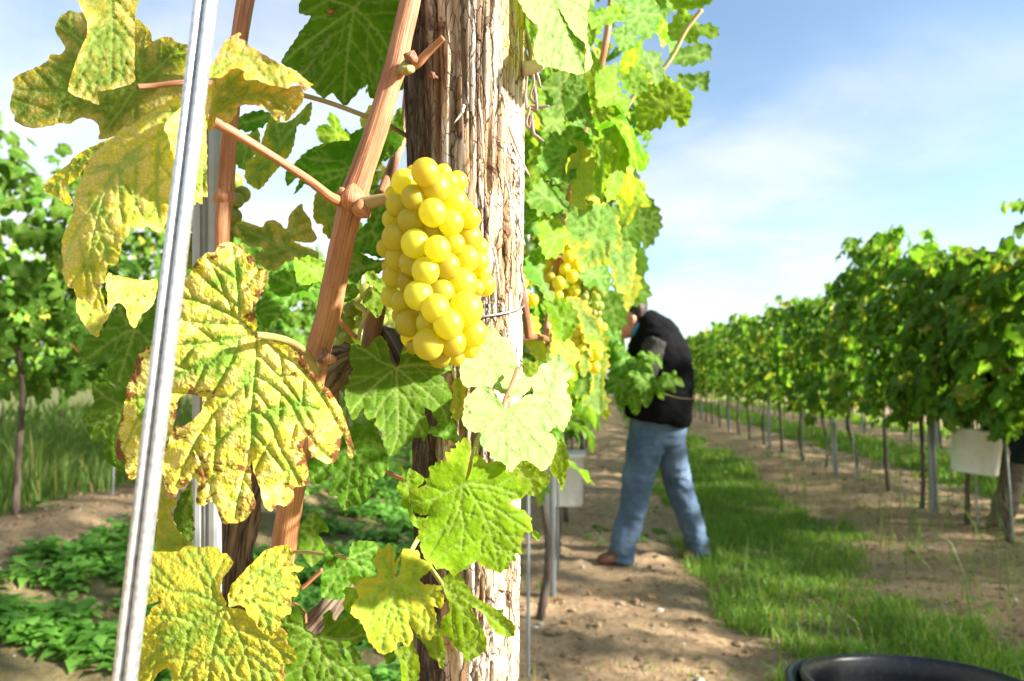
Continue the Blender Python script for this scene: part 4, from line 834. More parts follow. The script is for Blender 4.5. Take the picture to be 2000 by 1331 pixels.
z2 = lambda p: Z(60, 180, 2.6625, p); z3 = lambda p: Z(400, 40, 3.6975, p)
J2 = (404, 232)
hero_leaf(VINE, 'pale', .40, [
 dict(o=z2([(900, 130), (790, 35), (710, 45), (690, 70), (600, 120), (510, 180), (480, 180), (430, 235), (350, 300), (290, 370), (270, 430), (240, 510), (225, 580), (210, 660), (170, 740), (160, 830), (170, 900), (165, 940), (190, 1010), (225, 1020), (240, 1070), (290, 1090), (340, 1130), (390, 1150), (380, 1080), (360, 1010), (385, 990), (400, 900), (440, 905), (460, 860), (475, 790), (510, 740), (520, 700), (560, 715), (610, 700), (660, 730), (700, 690), (760, 500), (820, 400), (880, 300)]),
  v=[z2(v) for v in ([(915, 140), (760, 190), (600, 260), (440, 420), (340, 700), (320, 900), (380, 1130)], [(915, 140), (800, 110), (650, 110), (520, 180)], [(915, 140), (820, 200), (700, 240), (660, 280), (655, 500), (670, 700)], [(600, 260), (480, 400), (465, 560), (480, 680)], [(440, 420), (330, 590), (230, 740), (180, 880)], [(340, 700), (390, 800), (400, 890)])], sx=.12, sy=-.30, bends=((250, 400, -150, .02), (200, 400, 90, .006))),
 dict(o=z2([(430, 235), (350, 270), (250, 320), (190, 380), (120, 430), (75, 480), (75, 520), (120, 540), (180, 580), (220, 580), (200, 530), (180, 500), (240, 450), (280, 400), (350, 320)]), d=.425, sx=-.5, sy=.2, v=None or [z2([(430, 240), (260, 360), (100, 510)])]),
 dict(o=z2([(900, 110), (820, 60), (770, 90), (710, 150), (695, 190), (720, 240), (730, 300), (745, 340), (780, 560), (800, 595), (850, 590), (860, 570), (890, 585), (895, 540), (920, 540), (915, 440), (915, 300), (915, 200), (935, 60), (950, 0), (930, -40), (900, 0)]), d=.392, sx=1.0, sy=-.15, v=[z2([(915, 140), (840, 250), (840, 560)]), z2([(915, 140), (900, 300), (900, 520)])], j=z2([(840, 200)])[0])],
 relief=.0011, wave=.004, teeth=(2., 20), step=5, junction=J2, seed=31, label='drooping mottled yellow leaf at the upper left, one flap white in the sun')
hero_leaf(VINE, 'pale', .405, [
 dict(o=z3([(0, 420), (30, 350), (100, 240), (140, 160), (200, 110), (250, 90), (270, 105), (240, 120), (290, 150), (330, 190), (400, 230), (500, 290), (560, 320), (660, 370), (730, 430), (785, 465), (750, 480), (720, 515), (690, 470), (650, 450), (600, 490), (540, 480), (440, 460), (370, 430), (290, 430), (270, 360), (200, 350), (130, 410), (60, 415)]), sx=.45, sy=-.9, d=.392, j=z3([(300, 400)])[0], v=[z3([(20, 420), (180, 300), (330, 260), (600, 380)])]),
 dict(o=z3([(30, 690), (50, 560), (60, 415), (130, 410), (200, 345), (280, 340), (290, 420), (370, 420), (440, 450), (540, 470), (610, 480), (690, 475), (715, 550), (690, 610), (620, 700), (575, 740), (550, 690), (530, 745), (480, 680), (420, 630), (330, 610), (245, 620), (230, 680), (180, 740), (140, 740), (90, 690), (60, 800), (10, 780), (20, 720)]), d=.408, sx=.10, sy=.35, j=z3([(60, 650)])[0], v=[z3(v) for v in ([(30, 690), (180, 590), (330, 550), (500, 550), (600, 620), (580, 730)], [(330, 550), (420, 600), (530, 740)], [(30, 690), (120, 500), (260, 380)])])],
 relief=.001, wave=.004, teeth=(2., 18), step=5, seed=33, junction=J2, label='curled yellow leaf at the end of a red stalk')
z1 = lambda p: Z(0, 0, 4.4356, p)
hero_leaf(VINE, 'olive', .50, [
 dict(o=z1([(680, 110), (600, 90), (570, 125), (540, 120), (500, 180), (475, 250), (500, 310), (560, 400), (555, 450), (500, 480), (440, 470), (400, 540), (300, 590), (180, 640), (115, 690), (120, 760), (95, 850), (85, 940), (125, 1000), (130, 1050), (220, 1100), (310, 1112), (420, 1095), (520, 1070), (600, 1075), (680, 1030), (750, 1025), (830, 1060), (865, 1130), (860, 1210), (1000, 1180), (1150, 1120), (1400, 960), (1600, 900), (1660, 700), (1640, 420), (1580, 380), (1530, 370), (1490, 330), (1420, 320), (1350, 350), (1320, 360), (1300, 270), (1240, 210), (1180, 160), (1100, 150), (900, 100)]),
  v=[z1(v) for v in ([(1190, 740), (900, 800), (650, 860), (450, 960), (280, 1050)], [(900, 800), (600, 800), (300, 790), (130, 770)], [(1190, 740), (1000, 500), (700, 350), (520, 200)], [(1190, 740), (1400, 560), (1560, 400)], [(1190, 740), (1050, 950), (900, 1150)])]),
 dict(o=z1([(670, -60), (680, 0), (700, 80), (750, 180), (750, 300), (700, 420), (640, 580), (590, 770), (640, 830), (700, 850), (780, 880), (860, 910), (840, 800), (900, 790), (1150, 720), (1165, 600), (1170, 150), (1175, -60)]), d=.475, sx=.5, sy=.1, j=z1([(950, 600)])[0], v=[z1(v) for v in ([(970, -60), (975, 270), (960, 720)], [(975, 270), (1100, 420), (1150, 520)], [(970, 200), (860, 280), (760, 420)], [(800, 300), (760, 500), (640, 780)])])],
 sx=-.25, sy=-.15, relief=.0009, wave=.005, teeth=(1.5, 18), step=5, junction=z1([(1190, 740)])[0], seed=35, label='olive and tan leaf against the sky, top left corner')
hero_leaf(VINE, 'pale', .47, [dict(o=z2([(225, 1020), (240, 1060), (235, 1120), (260, 1180), (300, 1240), (345, 1275), (370, 1220), (400, 1180), (440, 1100), (490, 1120), (505, 1180), (540, 1230), (580, 1160), (640, 1100), (660, 980), (600, 980), (520, 970), (450, 955), (400, 945), (390, 1000), (400, 1060), (390, 1150), (340, 1130), (290, 1090)]))], sx=.5, sy=-.5, seed=36, teeth=(2, 18), junction=z2([(640, 1000)])[0])
z5 = lambda p: Z(140, 560, 3.697, p)
hero_leaf(VINE, 'green', .58, [dict(o=z5([(455, 305), (430, 280), (410, 220), (400, 150), (340, 115), (320, 150), (270, 230), (240, 300), (190, 350), (110, 345), (105, 400), (70, 430), (85, 470), (50, 570), (110, 560), (180, 545), (230, 500), (305, 475), (310, 520), (265, 570), (260, 640), (290, 700), (340, 690), (400, 720), (450, 600), (560, 420), (640, 300), (640, 120), (560, 170), (510, 250)]), v=[z5(v) for v in ([(455, 305), (340, 360), (220, 440), (60, 560)], [(455, 305), (400, 480), (340, 680)], [(455, 305), (390, 250), (340, 140)], [(455, 305), (560, 400)])])], sx=-.2, sy=-.2, seed=37, teeth=(2, 12), junction=z5([(455, 305)])[0])
hero_leaf(VINE, 'green', .62, [dict(o=z5([(150, 690), (200, 690), (260, 690), (320, 730), (395, 730), (400, 800), (380, 950), (360, 1040), (400, 1200), (360, 1330), (290, 1290), (230, 1240), (220, 1190), (240, 1080), (190, 1120), (140, 1110), (120, 1040), (80, 960), (110, 880), (165, 850), (150, 770)]), v=[z5(v) for v in ([(380, 870), (220, 980), (100, 1000)], [(380, 870), (250, 800), (160, 720)], [(380, 870), (320, 1100), (340, 1280)])])], sx=-.2, sy=-.1, seed=38, teeth=(2, 12), junction=z5([(380, 870)])[0])
hero_leaf(VINE, 'gold', .52, [dict(o=z8([(380, 20), (330, 70), (300, 130), (285, 220), (280, 360), (310, 365), (350, 300), (340, 400), (345, 500), (420, 510), (500, 490), (560, 465), (520, 420), (470, 360), (440, 290), (440, 240), (475, 190), (470, 180), (440, 170), (400, 150), (385, 90)]))], sx=-.3, sy=.1, seed=39, teeth=(2, 14))
hero_leaf(VINE, 'green', .57, [dict(o=z8([(480, 180), (520, 120), (565, 80), (575, 300), (565, 460), (500, 400), (450, 300)]))], sx=-.2, seed=40)
z18 = lambda p: Z(440, 330, 3.597, p)
hero_leaf(VINE, 'green', .575, [dict(o=z18([(300, 720), (380, 720), (430, 650), (490, 690), (500, 820), (530, 830), (600, 800), (690, 810), (700, 870), (650, 940), (560, 900), (520, 930), (450, 970), (460, 1010), (400, 1060), (380, 1040), (320, 1080), (310, 1140), (255, 1090), (240, 1060), (215, 1000), (240, 940), (290, 830)]))], sx=.5, sy=-.4, seed=41, junction=z18([(500, 825)])[0], teeth=(2, 13))
hero_leaf(VINE, 'lime', .57, [dict(o=z18([(480, 620), (520, 640), (580, 610), (660, 640), (730, 660), (700, 800), (640, 790), (560, 820), (500, 770)]))], sx=.8, sy=-.3, seed=42, teeth=(3, 13))
hero_leaf(VINE, 'green', .60, [dict(o=z18([(820, 830), (900, 800), (940, 860), (930, 890), (890, 920), (870, 940), (800, 920), (770, 860)])), dict(o=z18([(880, 590), (960, 600), (1050, 640), (1130, 640), (1120, 700), (1060, 740), (980, 740), (930, 800), (850, 800), (800, 740)]), d=.61)], sx=.6, sy=-.5, seed=43, teeth=(3, 13))
hero_leaf(VINE, 'lime', .585, [dict(o=z18([(975, 740), (1040, 720), (1080, 770), (1110, 760), (1160, 830), (1100, 880), (1060, 840), (1020, 810)])), dict(o=z18([(960, 930), (1040, 840), (1120, 880), (1110, 970), (1070, 1050), (1010, 990)]), d=.59)], sx=.3, sy=-.1, seed=44, teeth=(2.5, 13))
hero_leaf(VINE, 'green', .62, [dict(o=z18([(860, 560), (890, 500), (930, 440), (1000, 370), (1020, 290), (1090, 250), (1160, 290), (1130, 380), (1120, 500), (1130, 625), (1000, 600)]))], sx=.7, sy=-.3, seed=45, teeth=(3, 14))
hero_leaf(VINE, 'olive', .62, [dict(o=z18([(430, 420), (440, 400), (450, 330), (500, 270), (540, 245), (550, 290), (600, 360), (610, 420), (645, 480), (620, 515), (560, 520), (480, 510), (560, 550), (620, 570), (660, 600), (640, 640), (560, 620), (480, 640), (420, 660), (340, 720), (280, 700), (200, 620), (260, 570), (250, 550), (180, 550), (130, 520), (70, 440), (80, 380), (130, 370), (180, 385), (260, 410), (280, 375), (330, 360), (380, 380), (410, 415)]))], sx=-.3, sy=-.3, seed=46, junction=z18([(410, 560)])[0], teeth=(1, 14), label='dark green leaf with yellow blotches between the canes')
hero_leaf(VINE, 'green', .65, [dict(o=z3([(1170, 780), (1110, 790), (1050, 830), (1040, 870), (900, 880), (780, 920), (700, 980), (640, 1040), (590, 1090), (580, 1150), (600, 1200), (650, 1150), (690, 1140), (640, 1260), (690, 1220), (730, 1180), (800, 1230), (900, 1290), (1010, 1331), (1100, 1200), (1220, 1100), (1290, 1000), (1330, 860)])), dict(o=z3([(740, 1010), (800, 950), (900, 890), (1040, 870), (1050, 940), (980, 1010), (860, 1040), (820, 1080)]), d=.635, sx=.3)], sx=-.3, sy=.35, seed=47, junction=z3([(1150, 1050)])[0], teeth=(2.5, 14))
hero_leaf(VINE, 'mixed', .63, [dict(o=z18([(640, 160), (620, 350), (690, 400), (680, 430), (720, 480), (760, 520), (800, 540), (830, 400), (840, 260), (740, 220)]))], sx=-.2, sy=.1, seed=48, teeth=(2.5, 14))
hero_leaf(VINE, 'mixed', .62, [dict(o=z3([(650, 700), (760, 590), (775, 640), (740, 750), (680, 750), (660, 800), (650, 870), (620, 960), (590, 1000), (540, 1060), (460, 1150), (385, 1225), (300, 1160), (290, 1090), (300, 1030), (380, 950), (480, 690), (560, 740)])), dict(o=z3([(200, 960), (240, 850), (320, 820), (380, 780), (400, 860), (380, 950), (330, 1010), (280, 1080), (200, 1010)]), d=.64, sx=.9)], sx=-.1, sy=0, seed=49, teeth=(2.5, 13), label='hanging leaf turning yellow between the canes')
hero_leaf(VINE, 'green', .64, [dict(o=z3([(200, 740), (260, 690), (400, 650), (480, 690), (440, 750), (320, 810), (240, 780)])), dict(o=z3([(175, 760), (230, 700), (250, 800), (210, 900), (190, 1060), (165, 1040)]), d=.65)], seed=50)
z21 = lambda p: Z(500, 0, 3.327, p)
hero_leaf(VINE, 'green', .61, [dict(o=z21([(290, 0), (275, 60), (300, 95), (355, 110), (300, 190), (240, 280), (165, 410), (260, 460), (350, 560), (440, 640), (490, 605), (540, 660), (590, 690), (610, 660), (660, 610), (690, 530), (680, 500), (730, 520), (730, 620), (790, 640), (850, 520), (930, 400), (960, 100), (900, -80), (560, -120), (290, -80)]), v=[z21(v) for v in ([(640, 50), (600, 300), (570, 660)], [(640, 50), (480, 170), (300, 300), (190, 400)], [(640, 50), (760, 170), (870, 330)], [(640, 50), (480, 0), (320, -50)], [(640, 50), (760, -60)])], sx=-.05, sy=.35),
 dict(o=z21([(480, 190), (400, 250), (330, 350), (265, 460), (300, 500), (400, 510), (435, 470), (435, 430), (400, 390), (370, 370), (450, 340), (510, 290), (490, 230)]), d=.595, sx=.5, sy=-.2)], seed=51, step=5.5, junction=z21([(640, 50)])[0], teeth=(3, 16), label='large green leaf hanging at the top, left of the post')
hero_leaf(VINE, 'pale', .63, [dict(o=z21([(670, 770), (700, 740), (760, 680), (800, 690), (760, 820), (690, 830)]))], seed=52)
hero_leaf(VINE, 'green', .68, [dict(o=z21([(690, 900), (740, 780), (860, 800), (940, 700), (960, 900), (900, 1000), (830, 1050), (760, 1040)]))], seed=53, teeth=(2.5, 14))
z24 = lambda p: Z(1000, 0, 3.329, p)
hero_leaf(VINE, 'glare_pale', .575, [dict(o=z24([(60, 40), (110, 120), (170, 180), (145, 290), (150, 390), (210, 430), (300, 450), (400, 480), (460, 480), (470, 430), (420, 340), (340, 160), (300, 60), (320, 80), (400, 220), (480, 300), (470, 470), (520, 430), (520, 380), (490, 250), (490, 100), (475, -70), (40, -70)]))], sx=.9, sy=-.35, seed=54, teeth=(2.5, 16), junction=z24([(240, -70)])[0], label='pale leaf hanging right of the post top, white in the sun')
hero_leaf(VINE, 'lime', .66, [dict(o=z24([(60, 20), (120, 160), (180, 170), (170, 210), (120, 300), (90, 200), (40, 60)]))], seed=55)
# ------------------------------------------------------------------ grapes
def grape_mat(name, col, deep, sss=.75, spots=True):
    m = NT(name); c = m.obj(); r = m.rnd()
    off = m.n('ShaderNodeCombineXYZ'); m.set(off.inputs[2], m.math('MULTIPLY', r, 9.0)); co = m.vadd(c, off.outputs[0])
    bl = m.noise(co, 130, 3, .5); k = m.mix(m.ramp(bl, .3, .7), col, deep)
    k = m.hsv(k, m.math('MULTIPLY_ADD', r, .03, .488), 1., m.math('MULTIPLY_ADD', r, .3, .82))
    bloom = m.noise(co, 420, 4, .7); k = m.mix(m.ramp(bloom, .5, .8, 0, .14), k, (.72, .72, .50))
    if spots:
        v = m.voro(co, 210); gate = m.ramp(m.noise(co, 150, 2), .47, .54); k = m.mix(m.math('MULTIPLY', m.ramp(v, .15, .24, .8, 0.), gate), k, (.22, .11, .03))
    sh = m.bsdf(k, m.math('MULTIPLY_ADD', bloom, .3, .22), None, .45, Subsurface_Weight=sss, Subsurface_Radius=(1., .72, .14), Subsurface_Scale=.012, Coat_Weight=.15, Coat_Roughness=.25)
    t = m.n('ShaderNodeBsdfTranslucent'); m.set(t.inputs[0], m.mix(1., k, (1.7, 1.45, .25), 'MULTIPLY'))
    return m.done(m.mixsh(.48, sh, t.outputs[0]))
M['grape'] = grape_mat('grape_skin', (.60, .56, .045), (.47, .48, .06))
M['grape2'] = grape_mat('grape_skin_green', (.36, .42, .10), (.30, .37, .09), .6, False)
M['stem'] = cane_mat('grape_stem', (.33, .27, .10), (.40, .24, .10), (.25, .16, .07), .4)
ico = bmesh.new(); bmesh.ops.create_icosphere(ico, subdivisions=4, radius=1)
for v in ico.verts:                      # slightly egg-shaped, a small dark stylar scar at the outer pole
    v.co.z *= 1.04
def berry_mesh(mat, sub):
    b = bmesh.new(); bmesh.ops.create_icosphere(b, subdivisions=sub, radius=1)
    for v in b.verts: v.co.z *= 1.05; v.co *= 1 + .012 * math.sin(3 * v.co.x + 2 * v.co.y)
    me = bpy.data.meshes.new('grape'); b.to_mesh(me); b.free(); me.polygons.foreach_set('use_smooth', [True] * len(me.polygons)); me.materials.append(mat)
    return me
def bunch(label, berries, mat, stem_pts, sub=4, name='grape_bunch'):
    """berries: list of (world centre, radius)"""
    c = np.mean([tuple(b[0]) for b in berries], axis=0); top = max(berries, key=lambda b: b[0][2])[0]
    t = thing(name, Vector((c[0], c[1], top[2])), label, 'grapes', 'bunches of ripe white grapes on the vines')
    me = berry_mesh(mat, sub); inv = WM[t.name].inverted()
    for p, r in berries:
        o = bpy.data.objects.new('grape', me); COL.objects.link(o); o.parent = t
        e = Matrix.Rotation(random.uniform(0, 6.28), 4, 'Z') @ Matrix.Rotation(random.uniform(-.7, .7), 4, 'X')
        o.matrix_basis = inv @ Matrix.Translation(Vector(p)) @ e @ Matrix.Scale(r, 4)
    if stem_pts:
        P3, rr = stem_pts; tube_obj('stem', tube(P3, rr, 10, 6), M['stem'], t)
    return t
BER = [(848, 172, 140), (785, 185, 100), (725, 232, 135), (955, 175, 90), (1038, 228, 115), (912, 265, 150), (990, 235, 110), (782, 325, 130), (1020, 350, 145), (690, 360, 130), (660, 300, 90), (893, 410, 142), (768, 458, 145), (655, 450, 110), (1085, 400, 100), (1000, 470, 130), (1110, 440, 120), (885, 520, 118), (672, 555, 140), (790, 595, 145), (920, 625, 130), (1020, 595, 110), (1105, 560, 140), (1165, 615, 110), (615, 620, 100), (680, 680, 120), (770, 705, 135), (850, 755, 140), (975, 728, 138), (1090, 685, 140), (1165, 700, 110), (665, 785, 125), (745, 820, 110), (645, 910, 110), (810, 898, 150), (715, 940, 125), (930, 810, 100), (945, 885, 135), (1065, 830, 160), (1200, 840, 120), (1150, 855, 90), (910, 980, 145), (1090, 980, 175), (750, 1065, 140), (865, 1065, 125), (985, 1068, 150), (700, 1020, 90), (1130, 1120, 150), (865, 1190, 155), (1010, 1180, 140), (760, 1150, 100), (1110, 1210, 110), (935, 1260, 120), (1030, 1265, 90), (775, 1205, 75), (985, 955, 90), (1185, 770, 100), (640, 730, 90), (720, 620, 90), (860, 340, 100), (960, 550, 90), (1060, 760, 100)]
D0 = .497; bs = []
FRONT = {(848, 172, 140), (912, 265, 150), (893, 410, 142), (790, 595, 145), (920, 625, 130), (850, 755, 140), (975, 728, 138), (810, 898, 150), (1065, 830, 160), (1090, 980, 175), (985, 1068, 150), (865, 1190, 155), (1010, 1180, 140), (782, 325, 130), (768, 458, 145), (910, 980, 145)}
for X, Y, Dm in BER:
    px, py = X / 3.025 + 550, Y / 3.025 + 280; ax = 845 + (py - 330) * .075 - 8; hw = 100 if 400 < py < 640 else 82
    k = max(-1, min(1, (px - ax) / hw)); d = D0 - math.sqrt(max(0, 1 - k * k)) * .026 + (.004 if Dm < 120 else 0) - (.0035 if (X, Y, Dm) in FRONT else 0)
    bs.append([px, py, d, Dm / 3.025 / 2 * D0 / FPX * 1.09])
for it in range(40):                      # settle overlaps by moving berries in depth only
    for a in range(len(bs)):
        for b in range(a):
            A, B = bs[a], bs[b]; q = math.hypot(A[0] - B[0], A[1] - B[1]) * D0 / FPX; m_ = (A[3] + B[3]) * .93
            if q < m_:
                need = math.sqrt(m_ * m_ - q * q); dd = A[2] - B[2]
                if abs(dd) < need:
                    s = (need - abs(dd)) * .25 * (1 if dd >= 0 else -1); A[2] += s; B[2] -= s
HERO = [(P(x, y, max(d, .455)), r) for x, y, d, r in bs]
for k in range(26):                       # the far side of the bunch
    py = 350 + 340 * random.random(); ax = 845 + (py - 330) * .075 - 8; a_ = random.uniform(-1, 1)
    HERO.append((P(ax + a_ * 62, py, D0 + .016 + .012 * random.random()), .0085))
bunch('large bunch of plump sunlit yellow grapes in front of the wooden post', HERO, M['grape'], ([P(704, 402, .517), P(730, 394, .512), P(760, 388, .507), P(800, 385, .50), P(840, 400, .50), P(865, 520, .50), P(880, 640, .50)], [.0062, .0048, .0042, .004, .003, .0025, .002]), 4)
def cluster(cx, cy, d, w, h, n, r, taper=.5):
    res = []
    for k in range(n * 12):
        v = random.random(); a = random.uniform(0, 6.283); rad = w * (1 - taper * v) * (.55 + .45 * math.sqrt(random.random()))
        c = P(cx, cy, d) + Vector((math.cos(a) * rad, math.sin(a) * rad * .9, (.5 - v) * h)); rr = r * random.uniform(.85, 1.1)
        if all((c - q).length > (rr + s) * .88 for q, s in res): res.append((c, rr))
        if len(res) >= n: break
    return res
def small_bunch(label, cx, cy, d, w, h, n, r, mat='grape2', sub=3):
    b = cluster(cx, cy, d, w, h, n, r); c = P(cx, cy, d)
    bunch(label, b, M[mat], ([c + Vector((.0, 0, h * .5 + .03)), c + Vector((0, 0, h * .5)), c, c - Vector((0, 0, h * .4))], [.002, .002, .0016, .001]), sub)
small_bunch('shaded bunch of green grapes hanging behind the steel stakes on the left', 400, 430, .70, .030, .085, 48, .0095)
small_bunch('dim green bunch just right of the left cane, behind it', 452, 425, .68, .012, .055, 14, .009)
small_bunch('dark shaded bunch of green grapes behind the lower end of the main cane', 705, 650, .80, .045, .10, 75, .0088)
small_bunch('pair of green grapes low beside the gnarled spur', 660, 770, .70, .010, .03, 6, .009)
small_bunch('bright bunch of yellow grapes just right of the post', 1098, 530, 1.0, .034, .10, 62, .0095, 'grape')
small_bunch('pale grapes at the right edge of the post, half hidden by leaves', 1030, 565, .85, .014, .05, 14, .009, 'grape')
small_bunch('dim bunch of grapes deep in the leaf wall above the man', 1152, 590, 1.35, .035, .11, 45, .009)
small_bunch('yellowish bunch of grapes under the leaf wall near the man', 1148, 675, 1.2, .03, .08, 40, .009, 'grape')

# ------------------------------------------------------------------ second vine: the sunlit wall of leaves right of the post
VINE2 = thing('grapevine', (-.27, 1.05, 0.03), 'grapevine with a wall of sunlit green leaves just behind and right of the wooden post', 'grapevine')
tube_obj('trunk', tube([(-.29, 1.05, -.05), (-.27, 1.04, .3), (-.28, 1.03, .62), (-.25, 1.0, .85), (-.20, .95, .98)], [.022, .019, .018, .019, .012], 24, 12, .4, rfreq=30), M['bark'], VINE2)
def vcane(par, pts, r, mat='cane'): tube_obj('cane', tube(pts, r, 10, 6, .06, rfreq=60), M[mat], par)
vcane(VINE2, [P(1032, 660, .78), P(1028, 620, .77), P(1015, 560, .76), P(1000, 500, .76)], .0045, 'cane2')
vcane(VINE2, [P(1020, 660, .80), P(1060, 660, .9), P(1100, 680, 1.0)], .004, 'cane2')
vcane(VINE2, [P(1060, 700, .95), P(1090, 500, 1.0), P(1130, 300, 1.05), P(1180, 100, 1.0), P(1200, -60, 1.0)], .005)
vcane(VINE2, [P(1190, 320, 1.05), P(1230, 200, 1.05), P(1300, 130, 1.05), P(1340, 60, 1.05), P(1370, 20, 1.05)], .0035, 'petgreen')
zA, zB = (lambda p: Z(1000, 0, 3.329, p)), (lambda p: Z(1000, 380, 2.893, p))
def wall(mat, d, o, sx=.6, sy=-.3, seed=1, label=None, z=zA, **k): hero_leaf(VINE2, mat, d, [dict(o=z(o))], sx=sx, sy=sy, seed=seed, step=6., teeth=(7, 18), label=label, **k)
wall('green', .86, [(165, 1060), (230, 900), (270, 850), (340, 830), (420, 780), (480, 860), (520, 930), (440, 980), (430, 1080), (410, 1150), (350, 1190), (290, 1180), (220, 1140)], .7, -.5, 101)
wall('lime', .85, [(550, 500), (610, 430), (690, 430), (700, 560), (740, 620), (780, 650), (740, 740), (690, 740), (650, 690), (560, 690)], 1.1, -.5, 102)
wall('lime', .92, [(700, 490), (740, 480), (790, 430), (850, 440), (890, 500), (880, 580), (800, 620), (740, 600)], .2, .1, 103)
wall('lime', 1.0, [(820, 620), (900, 550), (990, 480), (1070, 540), (1160, 600), (1180, 640), (1150, 780), (1100, 830), (1030, 760), (960, 830), (870, 850), (820, 840)], -.2, .2, 104)
wall('lime', .82, [(520, 1130), (560, 1050), (540, 920), (600, 900), (660, 960), (650, 1050), (610, 1190), (600, 1300), (560, 1290)], -.1, .2, 105)
wall('lime', .86, [(630, 900), (700, 780), (750, 810), (770, 900), (760, 1050), (720, 1190), (690, 1270), (620, 1320), (610, 1240), (640, 1080)], 1.3, -.3, 106)
wall('green', .87, [(640, 0), (700, 100), (760, 200), (900, 260), (960, 130), (970, 80), (900, 0), (800, -60)], .9, -.4, 107)
wall('green', .84, [(650, 200), (700, 170), (790, 190), (800, 300), (730, 340), (670, 280)], .6, -.3, 108)
wall('lime', 1.08, [(1010, 200), (1060, 100), (1100, 50), (1200, 150), (1210, 280), (1120, 270), (1040, 270)], -.1, .2, 109)
wall('lime', 1.08, [(1090, 70), (1010, 0), (1050, -60), (1300, -60), (1310, 5), (1200, 60)], -.1, .3, 110)
wall('lime', 1.12, [(1200, 190), (1250, 155), (1320, 170), (1350, 220), (1330, 250), (1250, 240)], .2, .2, 111)
wall('green', 1.12, [(1010, 370), (1100, 310), (1240, 280), (1300, 300), (1280, 380), (1200, 420), (1100, 430)], .3, -.2, 112)
wall('green', 1.15, [(1060, 500), (1200, 480), (1280, 470), (1280, 560), (1255, 605), (1200, 560), (1160, 600)], .2, .1, 113)
wall('green', .98, [(830, 350), (900, 330), (960, 350), (985, 440), (980, 520), (930, 560), (890, 480), (850, 430)], .9, -.3, 114)
wall('lime', .80, [(480, 300), (520, 340), (580, 400), (590, 440), (540, 500), (560, 700), (650, 690), (640, 780), (540, 780), (510, 640), (490, 580)], .0, .2, 115)
wall('green', .83, [(330, 560), (400, 500), (480, 480), (500, 600), (520, 780), (490, 840), (440, 760), (380, 800), (330, 700)], .2, .1, 116)
wall('green', .79, [(190, 720), (260, 690), (330, 720), (345, 800), (320, 880), (270, 850), (210, 860)], 1.2, -.5, 117)
wall('green', .77, [(240, 500), (300, 460), (400, 470), (410, 540), (340, 560), (350, 740), (300, 720), (250, 620), (190, 560)], .5, -.2, 118)
wall('green', .82, [(100, 1290), (140, 1220), (200, 1165), (290, 1210), (350, 1290), (370, 1350), (250, 1390), (120, 1350)], .9, -.6, 119)
wall('lime', .83, [(500, 60), (560, 100), (600, 70), (700, 20), (750, 80), (720, 130), (640, 150), (560, 190), (500, 160)], .5, -.3, 120)
wall('mixed', .90, [(300, 130), (400, 60), (520, 40), (600, 130), (620, 330), (560, 280), (540, 360), (470, 410), (390, 400), (330, 300)], .5, .1, 121, None, zB)
wall('lime', .84, [(150, 150), (240, 130), (310, 190), (330, 240), (300, 300), (250, 350), (180, 350)], 1.2, -.5, 122, None, zB)
wall('green', .82, [(90, 340), (150, 310), (190, 370), (180, 470), (230, 560), (250, 580), (200, 600), (140, 520), (75, 460)], .9, -.4, 123, None, zB)
wall('lime', .86, [(190, 580), (300, 600), (360, 660), (370, 740), (320, 820), (260, 820), (210, 720)], .2, .1, 124, None, zB)
wall('mixed', .94, [(300, 600), (400, 590), (460, 680), (490, 790), (400, 780), (360, 700)], .6, -.2, 125, None, zB)
wall('yg', .88, [(210, 800), (260, 760), (330, 820), (390, 900), (360, 960), (270, 960), (220, 920)], .9, -.3, 126, None, zB)
wall('mixed', 1.25, [(480, 920), (540, 900), (545, 980), (520, 1080), (550, 1190), (490, 1240), (440, 1200), (390, 1180), (440, 1100)], .4, -.1, 127, 'long green leaf with a yellow edge hanging by the man', zB)
wall('yg', 1.1, [(400, 800), (480, 760), (540, 800), (530, 890), (470, 880)], .3, -.1, 128, None, zB)
wall('mixed', 1.15, [(540, 300), (640, 260), (700, 330), (690, 480), (640, 560), (590, 540), (560, 420)], .5, -.1, 129, None, zB)
wall('yg', 1.3, [(640, 560), (690, 440), (730, 500), (700, 600), (650, 665), (630, 620)], .3, .1, 130, None, zB)
wall('yg', .88, [(75, 700), (150, 690), (160, 800), (200, 900), (160, 940), (90, 860), (60, 780)], .9, -.2, 131, None, zB)
wall('green', 1.2, [(380, 1000), (430, 960), (440, 1100), (400, 1140), (350, 1130)], .3, 0, 132, None, zB)
wall('mixed', 1.1, [(390, 900), (440, 900), (430, 1000), (400, 1040), (380, 980)], .3, 0, 133, None, zB)
wall('green', .86, [(100, 60), (200, 0), (300, 30), (330, 100), (240, 110), (150, 140), (70, 200)], .9, -.4, 134, None, zB)
wall('green', 1.0, [(380, 420), (470, 400), (530, 390), (560, 480), (540, 560), (470, 520), (410, 520)], .7, -.3, 135, None, zB)
wall('green', 1.75, [(560, 430), (640, 400), (740, 470), (785, 540), (760, 600), (700, 630), (640, 640), (590, 590)], .3, .1, 136, None, zB)
wall('green', 1.5, [(500, 560), (560, 540), (620, 600), (650, 690), (620, 760), (540, 750), (510, 660)], .2, .1, 137, None, zB)
wall('green', 1.6, [(650, 0), (740, -20), (830, 90), (840, 190), (770, 300), (700, 240), (640, 160)], .1, .2, 138, None, zB)
wall('green', 1.5, [(540, -260), (640, -240), (710, -120), (690, 10), (620, 70), (560, -40)], .2, .1, 139, None, zB)
wall('green', 1.5, [(590, 50), (680, 90), (730, 240), (690, 340), (620, 280), (560, 170)], .2, .1, 140, None, zB)
wall('green', 1.65, [(640, 300), (720, 280), (770, 380), (740, 480), (670, 500), (620, 400)], .2, .1, 141, None, zB)
